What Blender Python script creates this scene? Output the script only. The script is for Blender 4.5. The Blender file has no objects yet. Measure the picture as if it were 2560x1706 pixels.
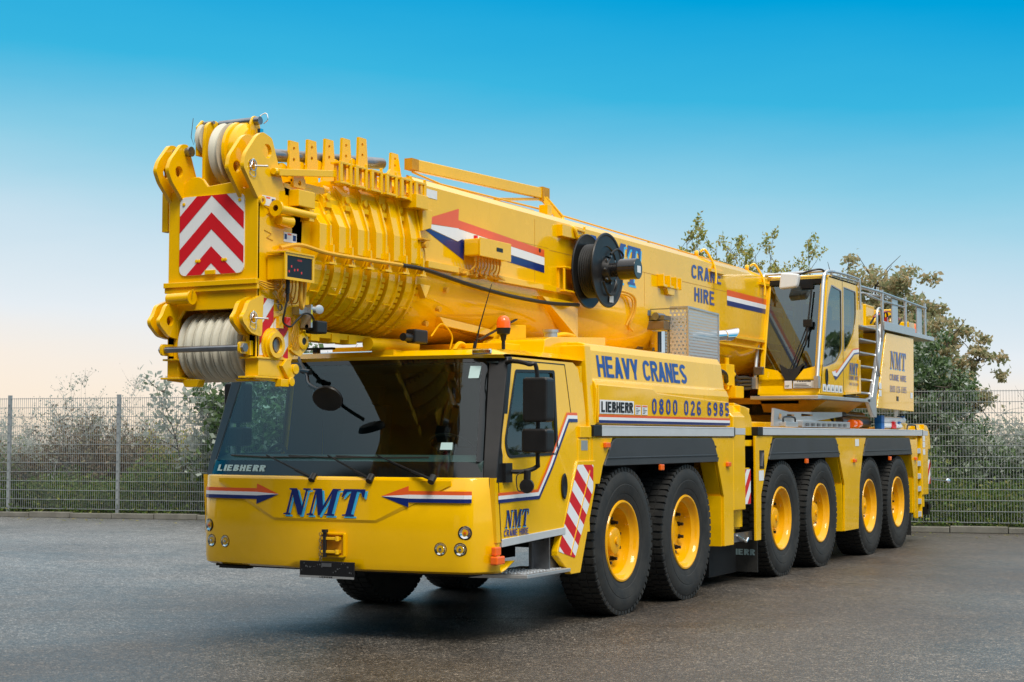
import bpy, math, random
import numpy as np
from mathutils import Vector, Matrix
from mathutils.geometry import tessellate_polygon
random.seed(7)
scene = bpy.context.scene
COL = bpy.data.collections.new('Scene'); scene.collection.children.link(COL)
R = math.radians

# ------------------------------------------------------------------ materials
def mat(name, col, rough=.5, metal=0, coat=0, spec=.35, **kw):
    m = bpy.data.materials.new(name); m.use_nodes = True
    b = m.node_tree.nodes['Principled BSDF']
    b.inputs['Base Color'].default_value = (*col, 1)
    b.inputs['Roughness'].default_value = rough
    b.inputs['Metallic'].default_value = metal
    b.inputs['Specular IOR Level'].default_value = spec
    if coat:
        b.inputs['Coat Weight'].default_value = coat; b.inputs['Coat Roughness'].default_value = .06
    for k, v in kw.items(): b.inputs[k].default_value = v
    return m
def nd(m, t, **kw):
    n = m.node_tree.nodes.new(t)
    for k, v in kw.items():
        if k in n.inputs: n.inputs[k].default_value = v
        else: setattr(n, k, v)
    return n
def lk(m, a, b): m.node_tree.links.new(a, b)
def vary(m, col, amt=.25, scale=3, rough=None, detail=6, dust=None, bump=0):
    """procedural colour / roughness unevenness, small dirt"""
    b = m.node_tree.nodes['Principled BSDF']
    tc = nd(m, 'ShaderNodeTexCoord'); n = nd(m, 'ShaderNodeTexNoise', Scale=scale, Detail=detail, Roughness=.65)
    lk(m, tc.outputs['Object'], n.inputs['Vector'])
    r = nd(m, 'ShaderNodeValToRGB'); e = r.color_ramp.elements
    e[0].position = .3; e[1].position = .7
    e[0].color = (*[c*(1-amt) for c in col], 1) if not dust else (*dust, 1)
    e[1].color = (*col, 1)
    lk(m, n.outputs['Fac'], r.inputs['Fac']); lk(m, r.outputs['Color'], b.inputs['Base Color'])
    if rough:
        mr = nd(m, 'ShaderNodeMapRange'); mr.inputs['To Min'].default_value = rough[0]; mr.inputs['To Max'].default_value = rough[1]
        lk(m, n.outputs['Fac'], mr.inputs['Value']); lk(m, mr.outputs['Result'], b.inputs['Roughness'])
    if bump:
        n2 = nd(m, 'ShaderNodeTexNoise', Scale=scale*6, Detail=4); lk(m, tc.outputs['Object'], n2.inputs['Vector'])
        bp = nd(m, 'ShaderNodeBump', Strength=bump, Distance=.01); lk(m, n2.outputs['Fac'], bp.inputs['Height'])
        lk(m, bp.outputs['Normal'], b.inputs['Normal'])
    return m
YC = (.93, .525, .0)
YEL = vary(mat('yellow_paint', YC, .3, 0, 1.0, .05), YC, .10, 1.7, (.2, .34), bump=.02)
YELM = vary(mat('yellow_paint_satin', YC, .42, 0, .0, .15), YC, .16, 5, (.35, .55))
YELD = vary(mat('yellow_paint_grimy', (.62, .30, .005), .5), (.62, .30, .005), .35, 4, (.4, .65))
BLK = vary(mat('black_plastic', (.012, .012, .013), .42), (.014, .014, .015), .3, 8, (.3, .5))
YRIM = vary(mat('rim_paint', (.88,.42,.0), .3, 0, .6, .1), (.88,.42,.0), .12, 7, (.28,.42))
GREY = vary(mat('grey_fender_plastic', (.045, .05, .056), .42), (.05, .055, .062), .22, 3, (.32, .5), bump=.03)
RUB = vary(mat('tyre_rubber', (.02, .02, .02), .7), (.034, .033, .030), .4, 5, (.55, .8), dust=(.013, .014, .015), bump=.15)
DARK = mat('underbody_dark', (.01, .01, .01), .7)
ALU = vary(mat('aluminium', (.62, .63, .64), .35, .75), (.62, .63, .64), .12, 6, (.28, .45))
ALUP = vary(mat('brushed_alu_rail', (.66, .68, .7), .4, .35), (.66, .68, .7), .06, 4, (.35, .5))
STEEL = vary(mat('steel', (.3, .31, .33), .35, .9), (.3, .31, .33), .3, 9, (.25, .45))
CHROME = mat('chrome', (.8, .8, .8), .07, 1)
NYL = vary(mat('cast_nylon', (.62, .6, .5), .5), (.62, .6, .5), .18, 4, (.4, .6))
NYLD = mat('cast_nylon_groove', (.42, .40, .30), .6)
WHT = mat('white_film', (.78, .8, .82), .4)
RED = mat('red_film', (.62, .012, .02), .35)
REDO = mat('orange_red_film', (.8, .115, .02), .3, coat=.3)
NAVY = mat('navy_film', (.006, .02, .15), .3, coat=.3)
NAVT = mat('navy_letter_film', (.02, .05, .26), .3, coat=.3)
CYAN = mat('cyan_film', (.05, .45, .8), .3, coat=.3)
BLKF = mat('black_film', (.01, .01, .012), .35)
AMB = mat('amber_lens', (.9, .14, .01), .15, coat=.5)
REDL = mat('red_lens', (.7, .03, .02), .15, coat=.5)
BROWN = vary(mat('bronze_heat_shield', (.3, .23, .15), .4, .7), (.3, .23, .15), .3, 6)
SEAT = mat('seat_cloth', (.03, .035, .04), .9)
INT = mat('cab_interior', (.035, .05, .05), .8)
CREAM = mat('cab_lining', (.5, .47, .38), .8)
BLUEP = mat('blue_plastic', (.01, .12, .4), .4)
HOSE = mat('rubber_hose', (.015, .015, .015), .5)
CABY = mat('painted_cable', (.7, .38, .03), .5)
LIEW = mat('pale_grey_print', (.45, .62, .62), .5)
STK = vary(mat('sticker_white', (.75, .77, .78), .4), (.75, .77, .78), .05, 5)

def glassmat(name, tint, rough=.02, refl=1.0, ior=1.55):
    m = bpy.data.materials.new(name); m.use_nodes = True; nt = m.node_tree; nt.nodes.clear()
    o = nd(m, 'ShaderNodeOutputMaterial'); t = nd(m, 'ShaderNodeBsdfTransparent'); g = nd(m, 'ShaderNodeBsdfGlossy')
    t.inputs['Color'].default_value = (*tint, 1); g.inputs['Roughness'].default_value = rough
    g.inputs['Color'].default_value = (.9*refl, .97*refl, .98*refl, 1)
    f = nd(m, 'ShaderNodeFresnel', IOR=1.5); gq = nd(m, 'ShaderNodeNewGeometry'); mq = nd(m, 'ShaderNodeMapRange'); mq.inputs['To Min'].default_value = ior; mq.inputs['To Max'].default_value = 1/ior
    lk(m, gq.outputs['Backfacing'], mq.inputs['Value']); lk(m, mq.outputs['Result'], f.inputs['IOR']); mx = nd(m, 'ShaderNodeMixShader')
    lk(m, f.outputs[0], mx.inputs[0]); lk(m, t.outputs[0], mx.inputs[1]); lk(m, g.outputs[0], mx.inputs[2]); lk(m, mx.outputs[0], o.inputs[0])
    return m
GLASS = glassmat('tinted_glass', (.58, .76, .73), ior=1.65)
GLASSC = glassmat('cab_side_glass', (.42, .50, .50), ior=2.1)
GLASSF = glassmat('cab_front_glass', (.20, .29, .29), ior=2.3)
GLASSD = glassmat('lens_glass', (.9, .92, .92))

# ------------------------------------------------------------------ mesh builder
class B:
    def __init__(s): s.v = []; s.f = []
    def add(s, vs, fs):
        n = len(s.v); s.v += [tuple(p) for p in vs]; s.f += [tuple(i+n for i in q) for q in fs]; return s
    def box(s, x0, x1, y0, y1, z0, z1):
        v = [(x, y, z) for x in (x0, x1) for y in (y0, y1) for z in (z0, z1)]
        return s.add(v, [(0,1,3,2),(4,6,7,5),(0,4,5,1),(2,3,7,6),(0,2,6,4),(1,5,7,3)])
    def obox(s, c, u, v, w):      # oriented box: centre + half vectors
        c, u, v, w = map(Vector, (c, u, v, w))
        p = [c+a*u+b*v+d*w for a in (-1,1) for b in (-1,1) for d in (-1,1)]
        return s.add(p, [(0,1,3,2),(4,6,7,5),(0,4,5,1),(2,3,7,6),(0,2,6,4),(1,5,7,3)])
    def bar(s, a, b, w, h, up=(0,0,1)):
        a, b = Vector(a), Vector(b); d = (b-a); L = d.length; d.normalize()
        sd = d.cross(Vector(up)); sd = sd.normalized() if sd.length > 1e-4 else Vector((1,0,0)); u2 = sd.cross(d)
        return s.obox((a+b)/2, d*L/2, sd*w/2, u2*h/2)
    def prism(s, prof, ax, a, b, holes=()):
        """prof: 2D loop. ax 'X': (y,z), 'Y': (x,z), 'Z': (x,y)"""
        def P(p, t):
            return {'X': (t, p[0], p[1]), 'Y': (p[0], t, p[1]), 'Z': (p[0], p[1], t)}[ax]
        loops = [list(prof)]+[list(h) for h in holes]
        tri = tessellate_polygon([[Vector((p[0], p[1], 0)) for p in l] for l in loops])
        flat = [p for l in loops for p in l]; n = len(flat)
        fs = [tuple(t) for t in tri]+[tuple(i+n for i in reversed(t)) for t in tri]
        if not holes: fs = [tuple(range(n)), tuple(reversed(range(n, 2*n)))]
        k = 0
        for l in loops:
            m = len(l)
            for i in range(m): j = (i+1) % m; fs.append((k+i, k+j, k+j+n, k+i+n))
            k += m
        return s.add([P(p, a) for p in flat]+[P(p, b) for p in flat], fs)
    def cyl(s, a, b, r, n=16, r2=None, caps=True):
        a, b = Vector(a), Vector(b); r2 = r if r2 is None else r2
        d = (b-a).normalized(); t = Vector((0,0,1)) if abs(d.z) < .9 else Vector((1,0,0))
        u = d.cross(t).normalized(); w = d.cross(u)
        v = [a+(u*math.cos(2*math.pi*i/n)+w*math.sin(2*math.pi*i/n))*r for i in range(n)]
        v += [b+(u*math.cos(2*math.pi*i/n)+w*math.sin(2*math.pi*i/n))*r2 for i in range(n)]
        f = [(i, (i+1) % n, (i+1) % n+n, i+n) for i in range(n)]
        if caps: f += [tuple(reversed(range(n))), tuple(range(n, 2*n))]
        return s.add(v, f)
    def lathe(s, c, d, prof, n=40, closed=False):
        """prof: (along, radius)"""
        c = Vector(c); d = Vector(d).normalized(); t = Vector((0,0,1)) if abs(d.z) < .9 else Vector((1,0,0))
        u = d.cross(t).normalized(); w = d.cross(u); m = len(prof); v = []
        for i in range(n):
            a = 2*math.pi*i/n; e = u*math.cos(a)+w*math.sin(a)
            v += [c+d*p[0]+e*p[1] for p in prof]
        f = []
        for i in range(n):
            j = (i+1) % n
            for k in range(m if closed else m-1):
                l = (k+1) % m; f.append((i*m+k, j*m+k, j*m+l, i*m+l))
        return s.add(v, f)
    def tube(s, pts, r, n=8):
        pts = [Vector(p) for p in pts]; m = len(pts); prev = None
        rings = []
        for i in range(m):
            d = (pts[min(i+1, m-1)]-pts[max(i-1, 0)]).normalized()
            if prev is None: t = Vector((0,0,1)) if abs(d.z) < .9 else Vector((1,0,0)); u = d.cross(t).normalized()
            else: u = (prev-d*prev.dot(d)).normalized()
            prev = u; w = d.cross(u); rr = r[i] if isinstance(r, (list, tuple)) else r
            rings.append([pts[i]+(u*math.cos(2*math.pi*k/n)+w*math.sin(2*math.pi*k/n))*rr for k in range(n)])
        v = [p for q in rings for p in q]; f = []
        for i in range(m-1):
            for k in range(n): l = (k+1) % n; f.append((i*n+k, i*n+l, (i+1)*n+l, (i+1)*n+k))
        f += [tuple(reversed(range(n))), tuple(range((m-1)*n, m*n))]
        return s.add(v, f)
    def poly(s, pts): return s.add(pts, [tuple(range(len(pts)))])
def smoothpath(pts, k=6):
    P = [Vector(p) for p in pts]; P = [2*P[0]-P[1]]+P+[2*P[-1]-P[-2]]; out = []
    for i in range(1, len(P)-2):
        for j in range(k):
            t = j/k; a, b, c, d = P[i-1:i+3]
            out.append(.5*((2*b)+(c-a)*t+(2*a-5*b+4*c-d)*t*t+(3*b-a-3*c+d)*t**3))
    out.append(P[-2]); return out
def rp(pts, r, k=4):
    """round the corners of a 2D loop"""
    out = []; n = len(pts)
    for i in range(n):
        p = Vector(pts[i]).to_2d() if len(pts[i]) > 2 else Vector(pts[i]); a = Vector(pts[i-1]); c = Vector(pts[(i+1) % n])
        rr = r[i] if isinstance(r, (list, tuple)) else r
        if rr <= 0: out.append(tuple(p)); continue
        da, dc = (a-p), (c-p); q = min(rr, da.length*.49, dc.length*.49)
        p0 = p+da.normalized()*q; p2 = p+dc.normalized()*q
        for j in range(k+1):
            t = j/k; out.append(tuple((1-t)**2*p0+2*t*(1-t)*p+t*t*p2))
    return out
def circ(cx, cy, r, n=16): return [(cx+r*math.cos(2*math.pi*i/n), cy+r*math.sin(2*math.pi*i/n)) for i in range(n)]
def clip(poly, region):
    """clip polygon to a convex CCW region"""
    out = list(poly); n = len(region)
    for i in range(n):
        a, b = region[i], region[(i+1) % n]; inp = out; out = []
        side = lambda p: (b[0]-a[0])*(p[1]-a[1])-(b[1]-a[1])*(p[0]-a[0])
        for j in range(len(inp)):
            p, q = inp[j-1], inp[j]; sp, sq = side(p), side(q)
            if (sp >= 0) != (sq >= 0):
                t = sp/(sp-sq); out.append((p[0]+(q[0]-p[0])*t, p[1]+(q[1]-p[1])*t))
            if sq >= 0: out.append(q)
        if not out: return []
    return out

ORG = Vector((0, 5, 0)); HAZE = 0
def link(name, me, m, parent=None):
    if m is not None: me.materials.append(m)
    o = bpy.data.objects.new(name, me); COL.objects.link(o)
    if parent is not None:
        o.parent = parent
        if parent.get('thing_root'): o.location = -Vector(parent.location)
    return o
def ob(name, b, m, parent=None, bevel=0, smooth=False, seg=2, ang=35):
    me = bpy.data.meshes.new(name); me.from_pydata([tuple(p) for p in b.v], [], b.f); me.validate(); me.update()
    import bmesh
    bm = bmesh.new(); bm.from_mesh(me)
    if all(len(f.verts) > 2 for f in bm.faces): bmesh.ops.recalc_face_normals(bm, faces=bm.faces)
    bm.to_mesh(me); bm.free()
    o = link(name, me, m, parent)
    if smooth: shade(me, ang)
    if bevel:
        md = o.modifiers.new('bevel', 'BEVEL'); md.width = bevel; md.segments = seg; md.limit_method = 'ANGLE'; md.angle_limit = R(35)
        md.harden_normals = False
    return o
def shade(me, ang=35):
    me.polygons.foreach_set('use_smooth', [True]*len(me.polygons))
    me.update()
    import bmesh
    bm = bmesh.new(); bm.from_mesh(me)
    for e in bm.edges:
        e.smooth = not (len(e.link_faces) == 2 and e.calc_face_angle(0) > R(ang))
    bm.to_mesh(me); bm.free()
def tag(o, label=None, cat=None, group=None, kind=None):
    if label: o['label'] = label
    if cat: o['category'] = cat
    if group: o['group'] = group
    if kind: o['kind'] = kind
    return o
def thing(name, label, cat, loc=(0,0,0), group=None):
    o = bpy.data.objects.new(name, None); o.empty_display_size = .3; o.location = loc; COL.objects.link(o); o['thing_root'] = 1
    return tag(o, label, cat, group)

# ------------------------------------------------------------------ lettering
_tc = {}
def textgeo(body, off=0.0, shear=0, space=1.0):
    key = (body, off, shear, space)
    if key in _tc: return _tc[key]
    cu = bpy.data.curves.new('t', 'FONT'); cu.body = body; cu.size = 1; cu.offset = off; cu.shear = shear; cu.space_character = space
    cu.resolution_u = 3
    o = bpy.data.objects.new('t', cu); scene.collection.objects.link(o)
    dg = bpy.context.evaluated_depsgraph_get(); me = o.evaluated_get(dg).to_mesh()
    vs = [(v.co.x, v.co.y) for v in me.vertices]; fs = [tuple(p.vertices) for p in me.polygons]
    o.evaluated_get(dg).to_mesh_clear(); bpy.data.objects.remove(o); bpy.data.curves.remove(cu)
    x0 = min(v[0] for v in vs); x1 = max(v[0] for v in vs); y0 = min(v[1] for v in vs); y1 = max(v[1] for v in vs)
    vs = [((x-x0)/(x1-x0), (y-y0)/(y1-y0)) for x, y in vs]
    _tc[key] = (vs, fs); return vs, fs
def text(b, body, fn, off=.02, shear=0, space=1.0, bold=0):
    vs, fs = textgeo(body, off, shear, space)
    nn = (Vector(fn(1,0))-Vector(fn(0,0))).cross(Vector(fn(0,1))-Vector(fn(0,0))).normalized()
    for k, e in enumerate((0, -bold, bold) if bold else (0,)):
        b.add([Vector(fn(u*(1-2*bold)+bold+e, v))+nn*.0004*k for u, v in vs], fs)
    return b
# plain block letters drawn as strokes
def _arc(cx, cy, rx, ry, a0, a1, n=12): return [(cx+rx*math.cos(R(a0+(a1-a0)*i/n)), cy+ry*math.sin(R(a0+(a1-a0)*i/n))) for i in range(n+1)]
def glyph(ch, t):
    o = t/2; W_ = .60; q = lambda x0, x1, y0=0, y1=1, k=1.18: ('q', [(x0, y0), (x0+t*k, y0), (x1+t*k, y1), (x1, y1)]); L = lambda *p: ('l', list(p)); c = W_/2; rx = c-o
    bar = lambda y, x0=0, x1=W_: ('q', [(x0, y-o*.9), (x1, y-o*.9), (x1, y+o*.9), (x0, y+o*.9)])
    st = lambda x: ('q', [(x, 0), (x+t, 0), (x+t, 1), (x, 1)])
    G = {'H': [st(0), st(W_-t), bar(.52, t*.9, W_-t*.9)], 'I': [st(0)], 'E': [st(0), bar(1-o*.9, t*.9, .54), bar(.52, t*.9, .50), bar(o*.9, t*.9, .56)],
     'L': [st(0), bar(o*.9, t*.9, .54)], 'T': [('q', [(c-o,0),(c+o,0),(c+o,1-t*.8),(c-o,1-t*.8)]), bar(1-o*.9)],
     'A': [q(-.02, c-t*.59+.01), q(W_+.02-t*1.18, c-t*.59-.01), bar(.30, .16, W_-.16)], 'V': [q(c-t*.59, -.02), q(c-t*.59, W_+.02-t*1.18)],
     'Y': [('q', [(c-o,0),(c+o,0),(c+o,.42),(c-o,.42)]), q(c-t*.59, -.02, .36, 1), q(c-t*.59, W_+.02-t*1.18, .36, 1)],
     'N': [st(0), st(W_-t), q(W_-t*1.25, .03, 0, 1, 1.1)], 'M': [st(0), st(.72-t), ('q', [(.30,.0),(.42,.0),(.18,1),(.03,1)]), ('q', [(.30,.0),(.42,.0),(.69,1),(.54,1)])],
     'C': [('l', _arc(c, 1-.33, rx, .33-o, 20, 180)+_arc(c, .33, rx, .33-o, 180, 340))],
     'R': [st(0), ('l', [(t*.8, 1-o*.9), (.32, 1-o*.9)]+_arc(.34, .74, .26-o, .26-o*.9, 80, -80)+[(.32, .48+o*.9), (t*.8, .48+o*.9)]), q(W_-t*1.0, .20, 0, .50, 1.1)],
     'B': [st(0), ('l', [(t*.8, 1-o*.9)]+_arc(.32, .75, .25-o, .25-o*.9, 90, -90)+[(t*.8, .5+o*.9)]), ('l', [(t*.8, .5)]+_arc(.33, .27, .27-o, .27-o*.9, 90, -90)+[(t*.8, o*.9)])],
     'S': [('l', _arc(c, .74, rx, .26-o, 25, 200)+_arc(c, .26, rx, .26-o, 80, -155)[0:])],
     '0': [('r', _arc(c, .68, rx, .32-o, 0, 180)+_arc(c, .32, rx, .32-o, 180, 360))], '8': [('r', _arc(c, .745, rx*.92, .255-o, 0, 342, 18)), ('r', _arc(c, .275, rx, .275-o, 0, 342, 18))],
     '6': [('r', _arc(c, .30, rx, .30-o, 0, 342, 18)), ('l', _arc(c, .70, rx, .30-o, 30, 180)+[(o, .30)])],
     '9': [('r', _arc(c, .70, rx, .30-o, 0, 342, 18)), ('l', _arc(c, .30, rx, .30-o, 210, 360)+[(W_-o, .70)])],
     '2': [('l', _arc(c, .70, rx, .30-o, 165, -40)+[(.13, o*1.9)]), bar(o*.9)],
     '5': [('l', [(.55, 1-o*.9), (.12, 1-o*.9), (.09, .56)]+_arc(c-.01, .32, rx+.01, .32-o, 115, -155))]}
    return G.get(ch, []), {'I': t, 'M': .72, ' ': .30}.get(ch, W_)
def block(b, body, fn, t=.17, gap=.12):
    x = 0; items = []
    for ch in body:
        g, w_ = glyph(ch, t); items += [(k, [(px+x, py) for px, py in p], j) for j, (k, p) in enumerate(g)]; x += w_+gap
    x -= gap; nn = (Vector(fn(1,0))-Vector(fn(0,0))).cross(Vector(fn(0,1))-Vector(fn(0,0))).normalized()
    for k, p, j in items:
        m_ = lambda v: Vector(fn(v[0]/x, v[1]))+nn*.0006*j
        if k == 'q': b.add([m_(v) for v in p], [(0,1,2,3)]); continue
        cl = k == 'r'; n = len(p); p = [Vector(v) for v in p]; p = [v for i, v in enumerate(p) if i == 0 or (v-p[i-1]).length > .004]; n = len(p); vs = []
        for i in range(n):
            a = p[i-1] if (i or cl) else p[i]; c_ = p[(i+1) % n] if (i < n-1 or cl) else p[i]
            d1 = (p[i]-a); d2 = (c_-p[i]); d1 = d1.normalized() if d1.length else d2.normalized(); d2 = d2.normalized() if d2.length else d1
            tt = (d1+d2).normalized(); nr = Vector((-tt.y, tt.x)); kk = min(1.6, 1/max(.4, nr.dot(Vector((-d1.y, d1.x))))); vs += [m_(p[i]+nr*t/2*kk), m_(p[i]-nr*t/2*kk)]
        b.add(vs, [(2*i, 2*((i+1) % n), 2*((i+1) % n)+1, 2*i+1) for i in range(n if cl else n-1)])
    return b
def side(x, y0, y1, z0, z1, z0b=None, z1b=None):
    """map unit square on a plane facing +X (u runs along +Y)"""
    z0b = z0 if z0b is None else z0b; z1b = z1 if z1b is None else z1b
    return lambda u, v: (x, y0+(y1-y0)*u, (z0+(z0b-z0)*u)*(1-v)+(z1+(z1b-z1)*u)*v)
def front(y, x0, x1, z0, z1): return lambda u, v: (x0+(x1-x0)*u, y if not callable(y) else y(x0+(x1-x0)*u), z0+(z1-z0)*v)
LN = [(0,0),(.34,0),(.34,.05),(.22,.07),(.22,.76),(.70,0),(.86,0),(.86,.93),(1,.95),(1,1),(.64,1),(.64,.95),(.78,.93),(.78,.32),(.36,1),(0,1),(0,.95),(.12,.92),(.12,.07),(0,.05)]
LM = [(0,0),(.3,0),(.3,.05),(.2,.07),(.2,.80),(.52,0),(.60,0),(.90,.80),(.90,.07),(.80,.05),(.80,0),(1.24,0),(1.24,.05),(1.12,.07),(1.12,.93),(1.24,.95),(1.24,1),(.88,1),(.64,.36),(.40,1),(0,1),(0,.95),(.12,.93),(.12,.07),(0,.05)]
LT = [(.24,0),(.76,0),(.76,.05),(.62,.07),(.62,.93),(.78,.91),(.92,.70),(.98,.70),(.96,1),(.04,1),(.02,.70),(.08,.70),(.22,.91),(.38,.93),(.38,.07),(.24,.05)]
def nmt(bm, bs, fn, fn2, shear=.22, dx=.05, dy=-.06):
    W = 3.42+shear
    for b, f, ox, oy in ((bs, fn2, dx, dy), (bm, fn, 0, 0)):
        off = 0
        for L, w in ((LN, 1.0), (LM, 1.24), (LT, 1.0)):
            tri = tessellate_polygon([[Vector((p[0], p[1], 0)) for p in L]])
            b.add([f((p[0]+off+p[1]*shear+ox)/W, p[1]+oy) for p in L], [tuple(t) for t in tri]); off += w+.09

# ================================================================== CRANE
crane = thing('mobile_crane', 'bright yellow six axle mobile crane with its telescopic boom resting forward over the driver cab', 'mobile crane', ORG)
C = crane
AX = [0, 1.65, 4.84, 6.49, 8.9, 10.55]

# ---- wheels
def make_wheel(caps):
    r = bpy.data.objects.new('wheel', None); COL.objects.link(r); r.parent = C; r.empty_display_size = .2
    prof = [(-.10,.40),(-.17,.405),(-.19,.45),(-.205,.53),(-.205,.60),(-.19,.665),(-.165,.693),(-.10,.70),(0,.702),(.10,.70),(.165,.693),
            (.188,.668),(.196,.655),(.204,.60),(.206,.56),(.203,.55),(.206,.545),(.2,.49),(.19,.46),(.187,.457),(.18,.42),(.165,.385),(.10,.40)]
    b = B().lathe((0,0,0), (1,0,0), prof, 72)
    n = 58
    for i in range(n):      # shoulder lugs and centre blocks
        a = 2*math.pi*i/n
        for sx, da in ((1, 0), (-1, .5)):
            aa = a+da*2*math.pi/n; e = Vector((0, math.cos(aa), math.sin(aa))); t = Vector((0, -math.sin(aa), math.cos(aa)))
            b.obox(e*.700+Vector((sx*.142, 0, 0)), Vector((.046, 0, 0)), t*.026, e*.010)
            b.obox(e*.684+Vector((sx*.183, 0, 0)), Vector((.008, 0, 0)), t*.025, e*.016)
            b.obox(e*.702+Vector((sx*.045, 0, 0)), Vector((.038, 0, 0)), t*.026, e*.009)
    ob('tyre', b, RUB, r, smooth=True, ang=25)
    b = B().lathe((0,0,0), (1,0,0), [(.165,.395),(.18,.388),(.182,.372),(.172,.36),(.15,.35),(.12,.335),(.11,.318),(.06,.312),(.02,.30),(-.01,.285),(-.02,.25),(-.005,.20),(.0,.155),(.0,.05),(.0,.0)], 56)
    ob('rim', b, YRIM, r, smooth=True, ang=40)
    if caps:
        b = B().lathe((0,0,0), (1,0,0), [(0,.165),(.02,.165),(.03,.14),(.085,.135),(.10,.125),(.108,.10),(.11,0)], 36)
        b.cyl((.108,0,0), (.125,0,0), .035, 12)
    else:
        b = B().lathe((0,0,0), (1,0,0), [(0,.14),(.03,.14),(.04,.12),(.045,0)], 36)
    ob('hub', b, YRIM, r, smooth=True)
    for i in range(10):
        b = B(); a = 2*math.pi*i/10+.2; y, z = .215*math.cos(a), .215*math.sin(a)
        b.cyl((-.01,y,z), (.024,y,z), .025, 6); b.cyl((.024,y,z), (.062,y,z), .017, 8)
        ob('wheel_nut', b, BLK, r)
    return r
wproto = {True: make_wheel(True), False: make_wheel(False)}
first = {True: True, False: True}
for i, y in enumerate(AX):
    cap = i in (0, 2, 3, 4)
    for sx in (1, -1):
        if first[cap]: w = wproto[cap]; first[cap] = False
        else:
            w = wproto[cap].copy(); COL.objects.link(w)
            for ch in list(wproto[cap].children): c = ch.copy(); COL.objects.link(c); c.parent = w
        w.location = Vector((sx*1.29, y, .705))-ORG
        rx = random.uniform(0, 6)
        w.rotation_euler = (rx, 0, 0 if sx > 0 else math.pi)
tyre_label = None

# ---- chassis
b = B().box(-.42, .42, -2.2, 12.4, .78, 1.25)
for y in AX: b.cyl((-1.1, y, .70), (1.1, y, .70), .09, 12); b.box(-.2, .2, y-.18, y+.18, .5, .9)
for y in AX:
    for s in (1, -1): b.cyl((s*.62, y+.12, .66), (s*.62, y+.12, 1.2), .06, 10); b.box(s*.98-.12, s*.98+.12, y-.16, y+.16, .52, .9)
b.box(-1.02, 1.02, -.55, 12.0, 1.25, 1.62); b.box(-.85, .85, 2.35, 4.1, .45, 1.3); b.box(.5,1.17,3.1,4.0,.10,.5); b.box(-.9, .9, 7.4, 8.2, .5, 1.3)
b.box(-.7, .7, -2.2, -1.2, .62, .85)
ob('chassis_frame', b, DARK, C)
b = B().box(-1.44, 1.44, -.62, 12.0, 1.60, 1.735)
b.box(-1.0, 1.0, 3.9, 6.6, 1.735, 1.80)
ob('deck', b, YELM, C, bevel=.006)
# inner wheel-arch walls
b = B()
for s in (1, -1):
    for a0, a1 in ((-.75, 2.45), (4.1, 7.3), (8.2, 11.3)): b.box(s*.98-.01, s*.98+.01, a0, a1, .95, 1.61)
ob('wheel_arch_liner', b, DARK, C)

# ---- side panels with arches (thickness .03, outer face X=1.5)
def sidep(prof, x=1.5, t=.03, name='side_panel', m=YEL, bev=.005, both=True, holes=()):
    res = []
    for s in ((1, -1) if both else (1,)):
        b = B().prism(prof, 'X', s*x, s*(x-t), holes); res.append(ob(name, b, m, C, bevel=bev))
    return res
# panel ahead of wheel 1, under rail
sidep([(-.75,1.70),(-.30,1.70),(-.53,1.43),(-.60,1.27),(-.75,1.27)])
sidep([(2.36,1.70),(3.03,1.70),(3.03,.49),(2.73,.49),(2.72,1.04),(2.53,1.43)])
sidep([(3.87,1.72),(4.44,1.72),(4.26,1.47),(3.99,1.03),(3.97,.49),(3.80,.49),(3.80,1.72)])
sidep([(7.09,1.70),(8.64,1.70),(8.44,1.44),(8.27,1.04),(8.19,.41),(7.49,.41),(7.51,1.05),(7.28,1.44)])
sidep([(11.17,1.67),(11.68,1.67),(11.60,.42),(11.50,.42),(11.46,1.05),(11.31,1.42)])
# return flanges facing forward (inner side of the arches)
b = B()
for s in (1, -1):
    for (y, z0, z1, dy) in ((2.70, .49, 1.05, .03), (7.46, .41, 1.06, .03)):
        b.box(s*1.47-.17, s*1.47+.0 if s > 0 else s*1.47+.17, y, y+dy, z0, z1)
    for p, q in (((2.72,1.05),(2.52,1.43)), ((7.48,1.05),(7.27,1.44)), ((11.46,1.05),(11.30,1.42))):
        b.bar((s*1.38, p[0]+.01, p[1]), (s*1.38, q[0]+.01, q[1]), .17, .02, up=(0, 1, .3))
    b.box(s*1.38-.09, s*1.38+.09, 11.44, 11.49, .5, 1.05)
ob('panel_flange', b, YELM, C)
# fenders
def fender(ya, yb, zt=1.695, zb=1.435, sl=.22, slr=.16):
    for s in (1, -1):
        b = B(); zm = 1.51
        pr = [(ya,zt),(yb,zt),(yb+slr*.75,zm),(yb+slr,zb),(ya-sl,zb),(ya-sl*.75,zm)]
        b.prism(rp(pr, [.08,.08,.02,.02,.02,.02]), 'X', s*1.515, s*1.46)
        b.prism([(ya-sl*.75,zm+.006),(yb+slr*.75,zm+.006),(yb+slr*.76,zm-.008),(ya-sl*.78,zm-.008)], 'X', s*1.522, s*1.515)
        # arch lip running down in front of and behind the tyres, roof of the arch
        b.bar((s*1.45, ya-sl, zb), (s*1.45, ya-sl-.10, 1.25), .09, .02, up=(0,1,0))
        b.box(s*1.22-.24, s*1.22+.24, ya-.1, yb+.1, 1.56, 1.59)
        ob('fender', b, GREY, C, bevel=.008)
fender(-.30, 2.36); fender(4.46, 7.08); fender(8.66, 11.16, slr=.14)
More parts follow.
